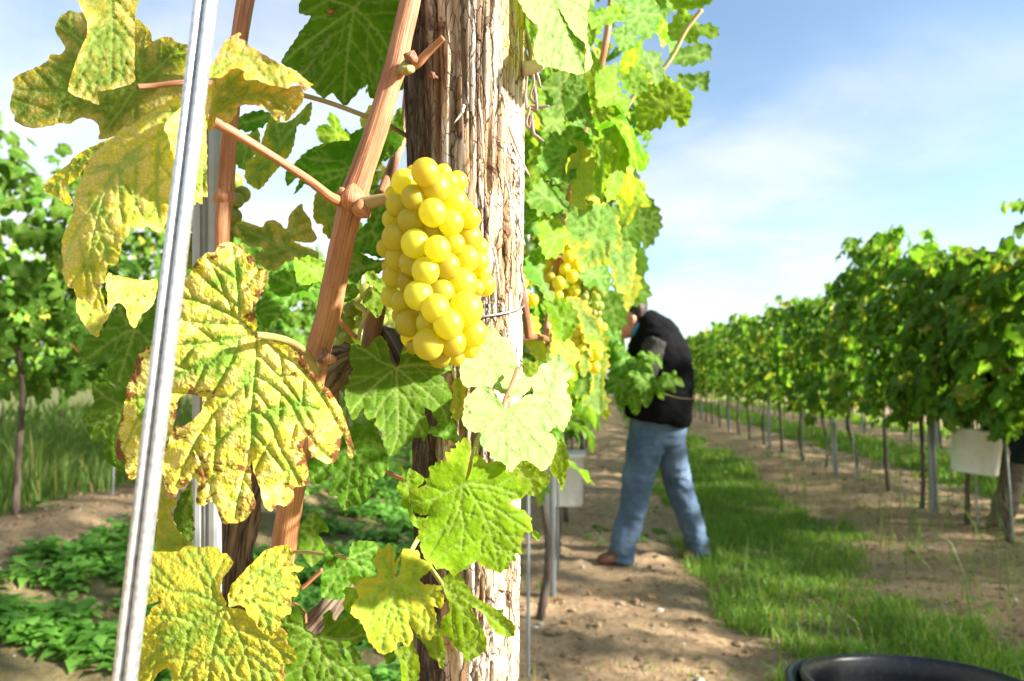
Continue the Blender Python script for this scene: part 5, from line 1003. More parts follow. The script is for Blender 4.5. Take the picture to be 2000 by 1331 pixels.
# the wall goes on: smaller leaves behind and below those, as far as the vine reaches
def hand_leaves(par, n, pos, lib, size, keys, prob):
    leaf_objects(par, pos, np.where(RNG.random(len(pos)) < .85, 1., -1.), lib, size, keys, prob)
n = 620; yy = RNG.uniform(.84, 2.0, n); zz_ = RNG.uniform(.98, 2.3, n)
half = np.interp(zz_, [.95, 1.2, 1.6, 2.0], [.12, .22, .36, .42])
xx = -.27 + half * RNG.uniform(-.8, 1.05, n); xx = np.minimum(xx, -.27 + half)
keep = (xx > -.30 + .0) | (yy > 1.1)
# keep the view of the post and of the things left of it clear
def view_px(p):
    q = (np.linalg.inv(CMn) @ np.c_[p, np.ones(len(p))].T).T; d = -q[:, 2]; return 1000 + q[:, 0] / d * FPX, 665.5 - q[:, 1] / d * FPX, d
pp = np.stack([xx, yy, zz_], -1); vx, vy, vd = view_px(pp); rl = .06 * FPX / vd
lim = np.interp(vy, [0, 100, 250, 380, 520, 600, 700], [1395, 1385, 1340, 1290, 1260, 1250, 1195])
keep = (vx - rl > 985) & (vx + rl * .8 < lim) & ~((vx > 1030) & (vx < 1160) & (vy > 450) & (vy < 610) & (vd < 1.05))
hand_leaves(VINE2, 0, pp[keep], HI, .10, ['green', 'lime', 'mixed', 'yg'], [.5, .25, .18, .07])
n = 300; pp = np.stack([RNG.uniform(-.62, -.30, n), RNG.uniform(.95, 2.1, n), RNG.uniform(.95, 2.3, n)], -1); vx, vy, vd = view_px(pp)
hand_leaves(VINE2, 0, pp[(vx - .05 * FPX / vd > 990)], HI, .11, ['green', 'lime', 'mixed', 'yg'], [.75, .15, .08, .02])
# leaves of the first vine above and left, in the background
n = 60; pp = np.stack([-.30 + RNG.normal(0, .10, n), RNG.uniform(.74, 1.0, n), RNG.uniform(1.2, 1.75, n)], -1); vx, vy, vd = view_px(pp)
keep = (vx > 640) & (vx < 985) & (vy < 470) 
hand_leaves(VINE2, 0, pp[keep], HI, .09, ['green', 'lime', 'mixed', 'yg'], [.6, .2, .15, .05])

# ------------------------------------------------------------------ rows
KEYS = ['row', 'row2', 'rowy']
ORD = ['first', 'second', 'third', 'fourth', 'fifth', 'sixth', 'seventh', 'eighth', 'ninth', 'tenth', 'eleventh', 'twelfth', 'thirteenth', 'fourteenth', 'fifteenth', 'sixteenth']
def trunk(par, x, y, z, h, r=.016, lean=0., seg=10):
    a = RNG.normal(0, .02, 8)
    return tube_obj('trunk', tube([(x + a[0], y, z - .05), (x + a[1] + lean * .3, y + a[2], z + h * .35), (x + a[3] + lean * .6, y + a[4], z + h * .7), (x + lean, y + a[5], z + h)], [r * 1.25, r, r * .95, r * .8], seg, 6, .35, rfreq=25), M['bark2'], par)
def arms(par, x, y, z, seg=7):
    for s in (-1, 1):
        a = RNG.normal(0, .03, 6)
        tube_obj('cane', tube([(x, y, z), (x + a[0], y + s * .18, z + .10 + a[1]), (x + a[2], y + s * .38, z + .05 + a[3]), (x + a[4], y + s * .52, z - .06)], [.008, .0065, .005, .0035], seg, 5), M['cane'], par)
def near_vine(x, y, label, group, zb, top, n_obj, n_mass, size, lib, prob=(.62, .3, .08), w=.30, massprob=None, foliage_z=.75):
    z = float(ground_z(x, y)); v = thing('grapevine', (x, y, z), label, 'grapevine', group)
    trunk(v, x, y, z, zb + .12); arms(v, x, y, z + zb + .1)
    pos, sd = row_leaf_positions(n_obj, x, y, .56, z + foliage_z, z + top, w)
    if x > 0 and y < 6.0: pos[:, 2] = np.minimum(pos[:, 2], z + top - .02)
    leaf_objects(v, pos, sd, lib, size, KEYS, prob)
    if n_mass:
        pos, sd = row_leaf_positions(n_mass, x, y, .56, z + foliage_z + .05, z + top, w * .95)
        if x > 0 and y < 6.0: pos[:, 2] = np.minimum(pos[:, 2], z + top - .02)
        me = leaf_mass('foliage', pos, sd, LO, size, KEYS, prob, (x, y, z)); o = link('foliage', me, None); o.parent = v; o['kind'] = 'stuff'
    return v
FARM = {}
def far_mesh(kind, n, size, top, foliage_z):
    k = (kind, n)
    if k not in FARM:
        L = []
        for i in range(3):
            pos, sd = row_leaf_positions(n, 0, 0, .60, foliage_z, top, .30); L.append(leaf_mass('foliage', pos, sd, LO, size, KEYS, (.6, .33, .07), (0, 0, 0)))
        FARM[k] = L
    return FARM[k]
def far_trunk_mesh():
    if 'trunk' not in FARM:
        V, F4, F3, lc = tube([(0, 0, -.05), (.02, .01, .4), (0, 0, .9)], [.02, .016, .014], 6, 4, .3); me = mesh_np('trunk', V, F3, F4); attr(me, 'lc', lc, 'FLOAT_VECTOR'); me.materials.append(M['bark2']); FARM['trunk'] = me
    return FARM['trunk']
def far_vine(x, y, label, group, n, size, top, foliage_z=.78, dup=1):
    z = float(ground_z(x, y)); v = thing('grapevine', (x, y, z), label, 'grapevine', group); v.rotation_euler[2] = random.choice((0, math.pi))
    L = far_mesh('far', n, size, top, foliage_z); o = bpy.data.objects.new('foliage', L[random.randrange(3)]); COL.objects.link(o); o.parent = v; o.scale = (1, 1, random.uniform(.95, 1.06)); o['kind'] = 'stuff'
    t = bpy.data.objects.new('trunk', far_trunk_mesh()); COL.objects.link(t); t.parent = v
SMESH = {}
def row_stake(x, y, label, group, thick=False, h=2.1, lean=(0, 0), mat='zinc'):
    z = float(ground_z(x, y)); k = (thick, mat)
    if k not in SMESH:
        w = .022 if thick else .0065
        if thick: pr = prof_thick([(-w, .03), (-w, 0), (-w * .4, 0), (-w * .3, .010), (w * .3, .010), (w * .4, 0), (w, 0), (w, .03)], .003)
        else: pr = [(w * math.cos(a), w * math.sin(a)) for a in np.linspace(0, 6.283, 9)[:-1]]
        pr = np.array(pr); n = len(pr); V = np.vstack([np.c_[pr, np.full(n, -.1)], np.c_[pr, np.full(n, 1.)]]); j = np.arange(n)
        F4 = np.stack([j, (j + 1) % n, n + (j + 1) % n, n + j], -1); me = mesh_np('steel_stake', V, None, F4, smooth=not thick); me.materials.append(M[mat]); SMESH[k] = me
    o = bpy.data.objects.new('steel_stake', SMESH[k]); COL.objects.link(o); o.location = (x, y, z); o.scale = (1, 1, h); o.rotation_euler = (lean[1], lean[0], 0)
    return tag(o, label, 'stake', group)

# right-hand row: seen from about 5 m on; unseen vines nearer are added to shade the aisle
RX = 2.62
GR = 'grapevines of the right hand row'; GS = 'thin steel stakes along the right hand row'; GT = 'steel channel posts along the right hand row'
tops = [2.15, 2.2, 2.2, 1.82, 1.95, 2.15, 2.38, 2.1, 2.05, 2.08, 2.1, 2.05]
ys = [2.0, 3.0, 4.0, 4.98, 5.42, 6.15, 6.9, 7.8, 8.7, 9.7, 10.8, 11.9, 13.0, 14.1]
for i, y in enumerate(ys):
    vis = i - 3
    lab = (ORD[vis] + ' leafy grapevine of the right hand row counted from the right edge of the photo') if vis >= 0 else (ORD[i] + ' unseen grapevine of the right hand row, added beside the camera to shade the aisle')
    top = tops[i % 12]
    if vis < 0: near_vine(RX, y, lab, GR, .72, top, 0, 230, .15, MID)
    elif vis < 6: near_vine(RX, y, lab, GR, .72, top, 280, 130, .16, MID)
    else: near_vine(RX, y, lab, GR, .76, top, 150, 240, .15, LO)
    row_stake(RX + .03, y - .035, 'thin grey steel stake at the trunk of the ' + lab.split(' leafy')[0] + ' right row vine' if vis >= 0 else 'thin grey steel stake at the near end of the right row, number ' + ORD[i], GS, False, 1.5, (random.uniform(-.06, .02), random.uniform(-.03, .03)))
for k, y in enumerate((5.9, 8.25, 11.4, 15., 19.)):
    row_stake(RX - .02, y, ORD[k] + ' wide grey steel post of the right hand row from the right', GT, True, 2.0, (random.uniform(-.03, .01), 0))
y = 15.2
while y < 62:
    far_vine(RX, y, 'distant leafy grapevine far down the right hand row', GR, 420 if y < 30 else 260, .15 if y < 30 else .2, 2.2); 
    if y < 30: row_stake(RX + .03, y - .03, 'distant thin stake far down the right hand row', GS, False, 1.4)
    y += 1.1
# the row beyond it, seen between the trunks and under the leaves; its unseen near end is added for shade
y = 1.1
while y < 46:
    far_vine(5.45, y, 'leafy grapevine in the row beyond the right hand row', 'grapevines of the next row to the right', 420 if y < 30 else 260, .15 if y < 30 else .2, 2.2, .8)
    if y < 22: row_stake(5.45, y + .1, 'grey stake in the row beyond the right hand row', 'stakes of the next row to the right', int(y * 10) % 3 == 0, 1.9)
    y += 1.1
y = 8
while y < 40:
    far_vine(8.4, y, 'leafy grapevine two rows beyond the right hand row', 'grapevines two rows to the right', 260, .2, 2.2); y += 1.3

# main row beyond the second vine
MX = -.30; GM = 'grapevines of the middle row'
for i, y in enumerate((2.15, 3.15, 4.2, 5.3, 6.4, 7.5)):
    lab = ORD[i] + ' leafy grapevine behind the sunlit leaf wall in the middle row'
    near_vine(MX, y, lab, GM, .78, 3.15 if i < 4 else 2.55, 270 if i < 4 else 120, 420, .125, MID if i < 3 else LO, (.55, .33, .12), .27, foliage_z=.86)  # first four raised out of view, foliage thickened, to shade the left row
y = 8.6
while y < 62:
    far_vine(MX, y, 'distant leafy grapevine far down the middle row', GM, 420 if y < 30 else 260, .15 if y < 30 else .2, 2.3); y += 1.1
for k, (px, py, thick, lab) in enumerate(((1032, 1345, False, 'round grey stake close behind the wooden post, with a trunk beside it'), (1076, 1178, True, 'grey channel stake below the nearer white bucket'), (1090, 1130, False, 'thin grey stake right behind the channel stake by the nearer white bucket'), (1106, 990, True, 'grey post further down the middle row behind the nearer white bucket'), (1120, 900, False, 'thin stake furthest down the middle row in view'))):
    g = ground_at(px, py); row_stake(g.x, g.y, lab, 'stakes of the middle row', thick, 1.7, (0, 0), 'zinc')

# left-hand row
LX = -3.30; GL = 'grapevines of the left hand row'
for i, y in enumerate((2.5, 3.48, 4.5, 5.5, 6.5, 7.5)):
    lab = 'dark leafy grapevine at the left edge of the photo' if i == 1 else ORD[i] + ' dark leafy grapevine of the left hand row from the near end'
    near_vine(LX, y, lab, GL, .82, (2.0, 2.05, 2.12, 2.1, 2.15, 2.15)[i], 270, 230, .125, MID if i < 4 else LO, (.90, .07, .03), .30, foliage_z=.70)
for y, lab in ((3.2, 'thin stake before the trunk by the left edge'), (4.2, 'short grey stake between the left row trunks'), (5.4, 'thin stake further along the left row')):
    row_stake(LX + .05, y, lab, 'stakes of the left hand row', False, 1.3)
y = 8.6
while y < 40:
    far_vine(LX, y, 'distant grapevine far down the left hand row', GL, 420 if y < 30 else 260, .15 if y < 30 else .2, 2.0); y += 1.1
y = 5
while y < 30:
    far_vine(-6.3, y, 'grapevine in the row beyond the left hand row', 'grapevines of the next row to the left', 420, .15, 2.0); y += 1.1
y = 6
while y < 40:
    far_vine(-9.4, y, 'grapevine two rows beyond the left hand row', 'grapevines two rows to the left', 260, .2, 2.0, .5); y += 1.2
for i, (x_, y0, y1, hs, lab) in enumerate(((RX, 1.6, 60, (.85, 1.25, 1.7), 'trellis wires strung along the right hand row'), (MX, 1.1, 60, (.95, 1.35, 1.9), 'trellis wires strung along the middle row'), (LX, 1.8, 40, (1.2, 1.6, 2.0), 'trellis wires strung along the left hand row'))):
    t = thing('trellis_wires', (x_, y0, .8), lab, 'wire')
    for h in hs: tube_obj('wire', tube([(x_, y0, h), (x_, y1, h)], .0013, 6, 1), M['wire'], t)

# twig with leaves reaching out in front of the man, and its thin tendril
TW = thing('vine_shoot', P(1180, 765, 2.6), 'green leafy vine shoot sticking out of the row across the black vest', 'vine shoot')
tube_obj('stem', tube([P(1150, 760, 2.6), P(1200, 790, 2.6), P(1235, 760, 2.58), P(1280, 765, 2.56), P(1330, 778, 2.55), P(1385, 776, 2.55), P(1440, 745, 2.55)], [.004, .004, .003, .0025, .0015, .0012, .0008], 8, 6), M['petgreen'], TW)
def shoot_leaf(px, py, d, s, mat, nrm, tip):
    b = basis(np.array(nrm, float), np.array(tip, float)); p = P(px, py, d); me = HI[mat][random.randrange(4)]
    o = bpy.data.objects.new('leaf', me); COL.objects.link(o); o.parent = TW
    o.matrix_basis = WM[TW.name].inverted() @ Matrix(((b[0, 0] * s, b[0, 1] * s, b[0, 2] * s, p.x), (b[1, 0] * s, b[1, 1] * s, b[1, 2] * s, p.y), (b[2, 0] * s, b[2, 1] * s, b[2, 2] * s, p.z), (0, 0, 0, 1)))
for a in ((1212, 705, 2.6, .12, 'green', (.2, -1, .3), (-.2, 0, -1)), (1215, 745, 2.58, .15, 'green', (.1, -1, .2), (0, 0, -1)), (1258, 742, 2.56, .15, 'green', (.3, -1, .4), (.1, 0, -1)), (1252, 705, 2.6, .12, 'green', (.3, -1, .6), (.4, 0, -.6)), (1285, 748, 2.55, .10, 'green', (-.5, -1, .2), (.2, 0, -1)), (1308, 742, 2.54, .10, 'green', (.2, -1, .5), (1, 0, -.1)), (1238, 770, 2.58, .12, 'green', (.0, -1, .3), (.1, 0, -1)), (1275, 695, 2.58, .09, 'green', (.5, -.6, .8), (.6, 0, -.6))): shoot_leaf(*a)
for a in ((1196, 655, 2.7, .12, 'green', (.3, -1, .3), (-.1, 0, -1)), (1202, 690, 2.7, .13, 'green', (.1, -1, .2), (.2, 0, -1)), (1186, 680, 2.75, .13, 'green', (.1, -1, .3), (0, 0, -1)), (1190, 625, 2.75, .11, 'green', (.1, -1, .3), (.1, 0, -1))): shoot_leaf(*a)

# ------------------------------------------------------------------ people
def cloth_mat(name, a, b, scale=30, rough=.9, bump=.6, weave=900, spec=.08):
    m = NT(name); c = m.obj(); n1_ = m.noise(c, scale * .25, 4, .6); n2_ = m.noise(c, scale, 4, .6, .6); w_ = m.noise(c, weave, 2)
    col = m.mix(m.ramp(n1_, .3, .7), a, b); col = m.mix(m.ramp(w_, .4, .7, 0, .18), col, tuple(min(1, x * 1.6 + .02) for x in b))
    return m.done(m.bsdf(col, rough, m.bump(n2_, bump, .012), spec))
M['jeans'] = cloth_mat('denim', (.065, .10, .165), (.125, .185, .27)); M['vest'] = cloth_mat('black_padded_cloth', (.0025, .0025, .003), (.005, .005, .006), 20, .9)
M['sleeve'] = cloth_mat('grey_sleeve', (.028, .026, .026), (.05, .047, .045)); M['blue'] = cloth_mat('blue_cloth', (.03, .22, .62), (.06, .34, .78)); M['pants'] = cloth_mat('grey_trouser', (.13, .105, .08), (.22, .18, .14)); M['jacket'] = cloth_mat('dark_jacket', (.010, .016, .014), (.018, .026, .022))
m = NT('skin'); nn = m.noise(m.obj(), 40, 3); M['skin'] = m.done(m.bsdf(m.mix(nn, (.52, .23, .155), (.62, .31, .22)), .5, None, .4, Subsurface_Weight=.2, Subsurface_Radius=(1, .4, .25), Subsurface_Scale=.01))
m = NT('hair'); M['hair'] = m.done(m.bsdf(m.mix(m.noise(m.scale(m.obj(), (200, 200, 30)), 1, 3), (.02, .014, .010), (.06, .045, .035)), .6, None, .3))
m = NT('shoe_leather'); M['shoe'] = m.done(m.bsdf(m.mix(m.noise(m.obj(), 60, 4), (.10, .042, .024), (.19, .085, .05)), .55, m.bump(m.noise(m.obj(), 120, 3), .3, .003), .35))
def ell_tube(pts, nseg=20, n_per=6):
    """pts: (centre, rx, ry): rx along the photo's horizontal, ry in depth; horizontal-ish cross sections perpendicular to the path"""
    c = np.array([tuple(p[0]) + (p[1], p[2]) for p in pts]); q = catmull(c, n_per); ctr, rx, ry = q[:, :3], q[:, 3], q[:, 4]
    t = np.gradient(ctr, axis=0); t /= np.linalg.norm(t, axis=1)[:, None]
    X = CMn[:3, 0]; X = X[None] - t * (t @ X)[:, None]; X /= np.linalg.norm(X, axis=1)[:, None]; Y = np.cross(t, X)
    th = np.linspace(0, 6.2832, nseg, endpoint=False)
    V = ctr[:, None] + X[:, None] * (rx[:, None] * np.cos(th))[..., None] + Y[:, None] * (ry[:, None] * np.sin(th))[..., None]
    n = len(ctr); i = np.arange(n - 1)[:, None] * nseg; j = np.arange(nseg)[None]
    F4 = np.stack([i + j, i + (j + 1) % nseg, i + nseg + (j + 1) % nseg, i + nseg + j], -1).reshape(-1, 4)
    V = np.vstack([V.reshape(-1, 3), ctr[0], ctr[-1]]); a, e = len(V) - 2, len(V) - 1; jj = np.arange(nseg)
    F3 = np.vstack([np.stack([np.full(nseg, a), (jj + 1) % nseg, jj], -1), np.stack([np.full(nseg, e), (n - 1) * nseg + jj, (n - 1) * nseg + (jj + 1) % nseg], -1)])
    return V, F4, F3, np.zeros((len(V), 3))
def fused(name, parts, mat, parent, voxel=.012, smooth=6, folds=0., ffreq=9, seed=0):
    """one continuous skin over overlapping tapered forms"""
    V, F4, F3, lc = join(parts); me = mesh_np(name, V, F3, F4); o = bpy.data.objects.new(name, me); COL.objects.link(o)
    md = o.modifiers.new('r', 'REMESH'); md.mode = 'VOXEL'; md.voxel_size = voxel; s = o.modifiers.new('s', 'SMOOTH'); s.iterations = smooth; s.factor = .5
    dg = bpy.context.evaluated_depsgraph_get(); ev = o.evaluated_get(dg); m2 = bpy.data.meshes.new_from_object(ev); bpy.data.objects.remove(o); bpy.data.meshes.remove(me)
    if folds:
        n = len(m2.vertices); v = np.empty(n * 3, np.float32); m2.vertices.foreach_get('co', v); v = v.reshape(-1, 3); nr = np.empty(n * 3, np.float32); m2.vertices.foreach_get('normal', nr)
        f = fbm(v[:, 0] * ffreq + seed, v[:, 1] * ffreq, v[:, 2] * ffreq * 1.8, 4); f = 1 - np.abs(2 * f - 1) * 2.2
        v = v + nr.reshape(-1, 3) * (f * folds)[:, None]; m2.vertices.foreach_set('co', v.ravel())
    m2.name = name; m2.polygons.foreach_set('use_smooth', [True] * len(m2.polygons)); m2.materials.clear()
    return link(name, m2, mat, parent)
def person(label, off, colors, hem=0):
    """built in the photo's own coordinates for the stooping picker, then moved by off; hem = how far the coat reaches down"""
    k = 4.07
    def Q(px, py, dd=0.):      # pixel of the picker + depth offset, moved as a rigid figure
        return P(px, py, k + dd) + off
    g = Q(1275, 1090); t = thing('person', Vector((g.x, g.y, max(0., off.z))), label, 'person')
    mm = k / FPX
    leg1 = [(Q(1278, 826, .02), 46 * mm, .125), (Q(1260, 875, 0), 34 * mm, .105), (Q(1247, 930, -.02), 29 * mm, .088), (Q(1239, 985, -.03), 25 * mm, .070), (Q(1225, 1035, -.03), 25 * mm, .066), (Q(1214, 1078, -.02), 24 * mm, .066), (Q(1211, 1096, -.02), 26 * mm, .074)]
    leg2 = [(Q(1298, 826, .08), 42 * mm, .12), (Q(1309, 880, .12), 29 * mm, .105), (Q(1325, 945, .17), 26 * mm, .084), (Q(1343, 1000, .2), 23 * mm, .070), (Q(1357, 1045, .22), 22 * mm, .066), (Q(1365, 1078, .22), 22 * mm, .066), (Q(1366, 1085, .22), 23 * mm, .070)]
    hips = [(Q(1286, 785, .05), 48 * mm, .14), (Q(1286, 826, .05), 53 * mm, .155), (Q(1285, 862, .06), 47 * mm, .14)]
    fused('trousers', [ell_tube(leg1), ell_tube(leg2), ell_tube(hips)], colors[0], t, .011, 3, .012, 8, 2)
    # body: one continuous figure inside the clothes, with head, neck, arms and hands
    hc = Q(1229, 626, .0)
    body = [ell_tube([(Q(1284, 830, .05), 40 * mm, .12), (Q(1288, 760, .04), 42 * mm, .12), (Q(1284, 690, .02), 44 * mm, .14), (Q(1268, 650, .01), 34 * mm, .12), (Q(1252, 634, 0), 20 * mm, .065), (Q(1240, 624, 0), 18 * mm, .06)]),
            ell_tube([(hc + Vector((.085, 0, .06)), .03, .03), (hc + Vector((.055, 0, .05)), .085, .07), (hc + Vector((.0, 0, .01)), .10, .078), (hc + Vector((-.05, 0, -.045)), .085, .066), (hc + Vector((-.085, 0, -.085)), .045, .045), (hc + Vector((-.10, 0, -.10)), .012, .012)])]
    nose = hc + Vector((-.105, 0, -.02)); body.append(tube([hc + Vector((-.07, 0, .015)), nose, hc + Vector((-.08, 0, -.045))], [.012, .017, .012], 8, 4))
    body.append(tube([hc + Vector((.015, -.078, .015)), hc + Vector((.02, -.088, .0)), hc + Vector((.01, -.08, -.03))], [.014, .018, .010], 8, 4))
    for dy, sh, el, wr in ((-.13, Q(1284, 668, -.12), Q(1252, 742, -.16), Q(1204, 712, -.18)), (.13, Q(1270, 664, .14), Q(1222, 730, .16), Q(1190, 690, .10))):
        body.append(tube([sh, (sh + el) / 2, el, (el + wr) / 2, wr], [.055, .048, .042, .038, .028], 12, 5))
        hd = (wr - el).normalized(); pal = wr + hd * .075
        body.append(tube([wr, wr + hd * .04, pal], [.028, .036, .030], 10, 4))
        for q, ln in ((-.024, .06), (-.008, .075), (.008, .07), (.024, .055)):
            b0 = pal + Vector((0, q, 0)) - hd * .01; body.append(tube([b0, b0 + hd * ln * .5 + Vector((0, 0, .006)), b0 + hd * ln * .8 + Vector((0, 0, -.012)), b0 + hd * ln + Vector((0, 0, -.03))], [.0105, .010, .0095, .008], 8, 3))
        tb = wr + hd * .03; body.append(tube([tb + Vector((0, -.02, .01)), tb + hd * .03 + Vector((0, -.045, .02)), tb + hd * .06 + Vector((0, -.045, .012))], [.013, .012, .009], 8, 3))
    fused('body', body, M['skin'], t, .0075, 2)
    for s in (-1, 1):
        e = hc + Vector((-.083, .032 * s, .022)); V, F4, F3, lc = tube([e + Vector((.006, 0, 0)), e + Vector((-.006, 0, 0))], [.011, .006], 8, 1); tube_obj('eye', (V, F4, F3, lc), M['hair'], t)
    for sh, el, wr in ((Q(1284, 668, -.12), Q(1252, 742, -.16), Q(1204, 712, -.18)), (Q(1270, 664, .14), Q(1222, 730, .16), Q(1190, 690, .10))):
        fused('sleeve', [tube([sh, (sh + el) / 2, el, (el * .4 + wr * .6)], [.075, .068, .060, .052], 14, 5)], colors[2], t, .011, 3, .008, 12, 5)
    vest = [(Q(1282, 822, .04), 62 * mm, .195), (Q(1286, 795, .04), 65 * mm, .20), (Q(1288, 740, .03), 64 * mm, .195), (Q(1284, 695, .02), 60 * mm, .20), (Q(1276, 660, .01), 50 * mm, .185), (Q(1262, 634, .0), 33 * mm, .12), (Q(1252, 620, 0), 22 * mm, .085)]
    if hem: vest = [(Q(1246, 822 + hem, .06), 66 * mm, .21), (Q(1258, 870, .05), 64 * mm, .21)] + vest
    fused('vest', [ell_tube(vest, 26)], colors[1], t, .011, 3, .011, 7, 9)
    fused('collar', [ell_tube([(Q(1252, 640, 0), 26 * mm, .095), (Q(1241, 632, 0), 24 * mm, .085)])], M['blue'], t, .009, 2, .004, 15, 3)
    hair = ell_tube([(hc + Vector((.10, 0, .055)), .03, .03), (hc + Vector((.075, 0, .06)), .085, .078), (hc + Vector((.03, 0, .06)), .09, .086), (hc + Vector((-.03, 0, .06)), .055, .06), (hc + Vector((-.05, 0, .06)), .02, .03)])
    fused('hair', [hair], M['hair'], t, .008, 1, .006, 40, 1)
    fused('cap_strap', [tube([Q(1242, 604, -.08), Q(1254, 600, -.04), Q(1258, 604, .05)], [.016, .02, .015], 8, 4)], M['blue'], t, .007, 1)
    for (hx, hy, tx, ty, dd) in ((1226, 1098, 1168, 1094, -.03), (1378, 1092, 1328, 1080, .21)):
        a, b = Q(hx, hy, dd), Q(tx, ty, dd - .02); a.z = b.z = 0; u_ = b - a; h0 = off.z * 0
        zz0 = float(ground_z(a.x, a.y)) if off.length < 1e-6 else 0.0
        pts = [(a + Vector((0, 0, zz0 + .055)) - u_ * .10, .036, .055), (a + Vector((0, 0, zz0 + .065)), .045, .055), (a + u_ * .35 + Vector((0, 0, zz0 + .052)), .045, .05), (a + u_ * .75 + Vector((0, 0, zz0 + .035)), .05, .036), (a + u_ + Vector((0, 0, zz0 + .026)), .035, .024)]
        sv = []
        cpts = catmull(np.array([tuple(p[0]) + p[1:] for p in pts]), 5); th = np.linspace(0, 6.2832, 14, endpoint=False); sd = Vector((-u_.y, u_.x, 0)).normalized()
        VV = np.concatenate([c[:3] + np.outer(np.cos(th) * c[3], np.array(sd)) + np.outer(np.maximum(np.sin(th) * c[4], -c[4] * .85), np.array([0, 0, 1.])) for c in cpts]); n_ = len(cpts); i_ = np.arange(n_ - 1)[:, None] * 14; j_ = np.arange(14)[None]
        F4 = np.stack([i_ + j_, i_ + (j_ + 1) % 14, i_ + 14 + (j_ + 1) % 14, i_ + 14 + j_], -1).reshape(-1, 4); F3 = np.array([[0, q + 1, q] for q in range(1, 13)] + [[(n_ - 1) * 14, (n_ - 1) * 14 + q, (n_ - 1) * 14 + q + 1] for q in range(1, 13)])
        fused('shoe', [(VV, F4, F3, np.zeros((len(VV), 3)))], M['shoe'], t, .008, 2)
    return t
person('man in a black vest and blue jeans bending into the vines, feet apart', Vector((0, 0, 0)), (M['jeans'], M['vest'], M['sleeve']))
# second picker beyond the right-hand row, mostly outside the frame
a = P(1210, 1094, 4.07); b = ground_at(1948, 1042); b = Vector((b.x, b.y, 0))
person('person in grey trousers and dark jacket behind the right hand row at the photo edge', Vector((b.x - a.x, b.y - a.y, 0)), (M['pants'], M['jacket'], M['jacket']), 105)

# ------------------------------------------------------------------ buckets
m = NT('white_plastic'); c = m.obj(); n1_ = m.noise(c, 14, 5, .65); n2_ = m.noise(c, 60, 4, .6)
col = m.mix(m.ramp(n1_, .45, .75), (.82, .81, .77), (.70, .66, .56)); col = m.mix(m.ramp(n2_, .62, .75, 0, .5), col, (.36, .30, .21)); M['white'] = m.done(m.bsdf(col, .5, m.bump(n2_, .1, .002), .4))
m = NT('black_plastic'); c = m.obj(); n2_ = m.noise(c, 70, 4, .6); M['black'] = m.done(m.bsdf(m.mix(m.ramp(n2_, .5, .75), (.010, .010, .012), (.035, .033, .032)), .34, m.bump(n2_, .12, .002), .5))
def lathe(prof, nseg=48):
    p = np.array(prof); th = np.linspace(0, 6.2832, nseg, endpoint=False); n = len(p)
    V = np.stack([p[:, 0][:, None] * np.cos(th), p[:, 0][:, None] * np.sin(th), np.broadcast_to(p[:, 1][:, None], (n, nseg))], -1).reshape(-1, 3)
    i = np.arange(n - 1)[:, None] * nseg; j = np.arange(nseg)[None]; F4 = np.stack([i + j, i + (j + 1) % nseg, i + nseg + (j + 1) % nseg, i + nseg + j], -1).reshape(-1, 4)
    return V, F4, np.zeros((0, 3), int), np.zeros((len(V), 3))
def rounded_box_bucket(name, loc, label, w, dpt, h, rot=(0, 0, 0), taper=.9):
    """rectangular picking bucket, open at the top, with a lip and a wire handle"""
    t = thing(name, loc, label, 'bucket'); 
    def ring(sx, sy, z, n=40):
        th = np.linspace(0, 6.2832, n, endpoint=False); e = .45; cx_ = np.sign(np.cos(th)) * np.abs(np.cos(th)) ** e; cy_ = np.sign(np.sin(th)) * np.abs(np.sin(th)) ** e
        return np.stack([cx_ * sx / 2, cy_ * sy / 2, np.full(n, z)], -1)
    rs = [ring(w * taper * .02, dpt * .02, 0), ring(w * taper * .97, dpt * taper * .97, 0), ring(w * taper, dpt * taper, .012), ring(w * .985, dpt * .985, h - .03), ring(w * 1.04, dpt * 1.04, h - .028), ring(w * 1.05, dpt * 1.05, h), ring(w * .96, dpt * .96, h), ring(w * .95, dpt * .95, h - .03), ring(w * taper * .95, dpt * taper * .95, .016), ring(w * .02, dpt * .02, .014)]
    V = np.concatenate(rs); n = 40; i = np.arange(len(rs) - 1)[:, None] * n; j = np.arange(n)[None]; F4 = np.stack([i + j, i + (j + 1) % n, i + n + (j + 1) % n, i + n + j], -1).reshape(-1, 4)
    o = bpy.data.objects.new('shell', mesh_np('shell', V, None, F4)); o.data.materials.append(M['white']); COL.objects.link(o); o.parent = t
    hp = [(-w * .52, 0, h - .02), (-w * .45, 0, h + .06), (0, 0, h + .14), (w * .45, 0, h + .06), (w * .52, 0, h - .02)]
    V, F4, F3, lc = tube(hp, .003, 8, 6); hm = mesh_np('handle', V, F3, F4); hm.materials.append(M['wire']); o = bpy.data.objects.new('handle', hm); COL.objects.link(o); o.parent = t
    t.rotation_euler = rot; return t
p = P(1096, 985, 4.15); rounded_box_bucket('bucket', p, 'white bucket hanging by the stakes left of the man', .29, .22, .315, (0, 0, R(6)))
p = P(1902, 924, 4.78); rounded_box_bucket('bucket', p, 'dirty white bucket hanging tilted under the right hand row', .295, .22, .30, (0, R(6), R(-12)))
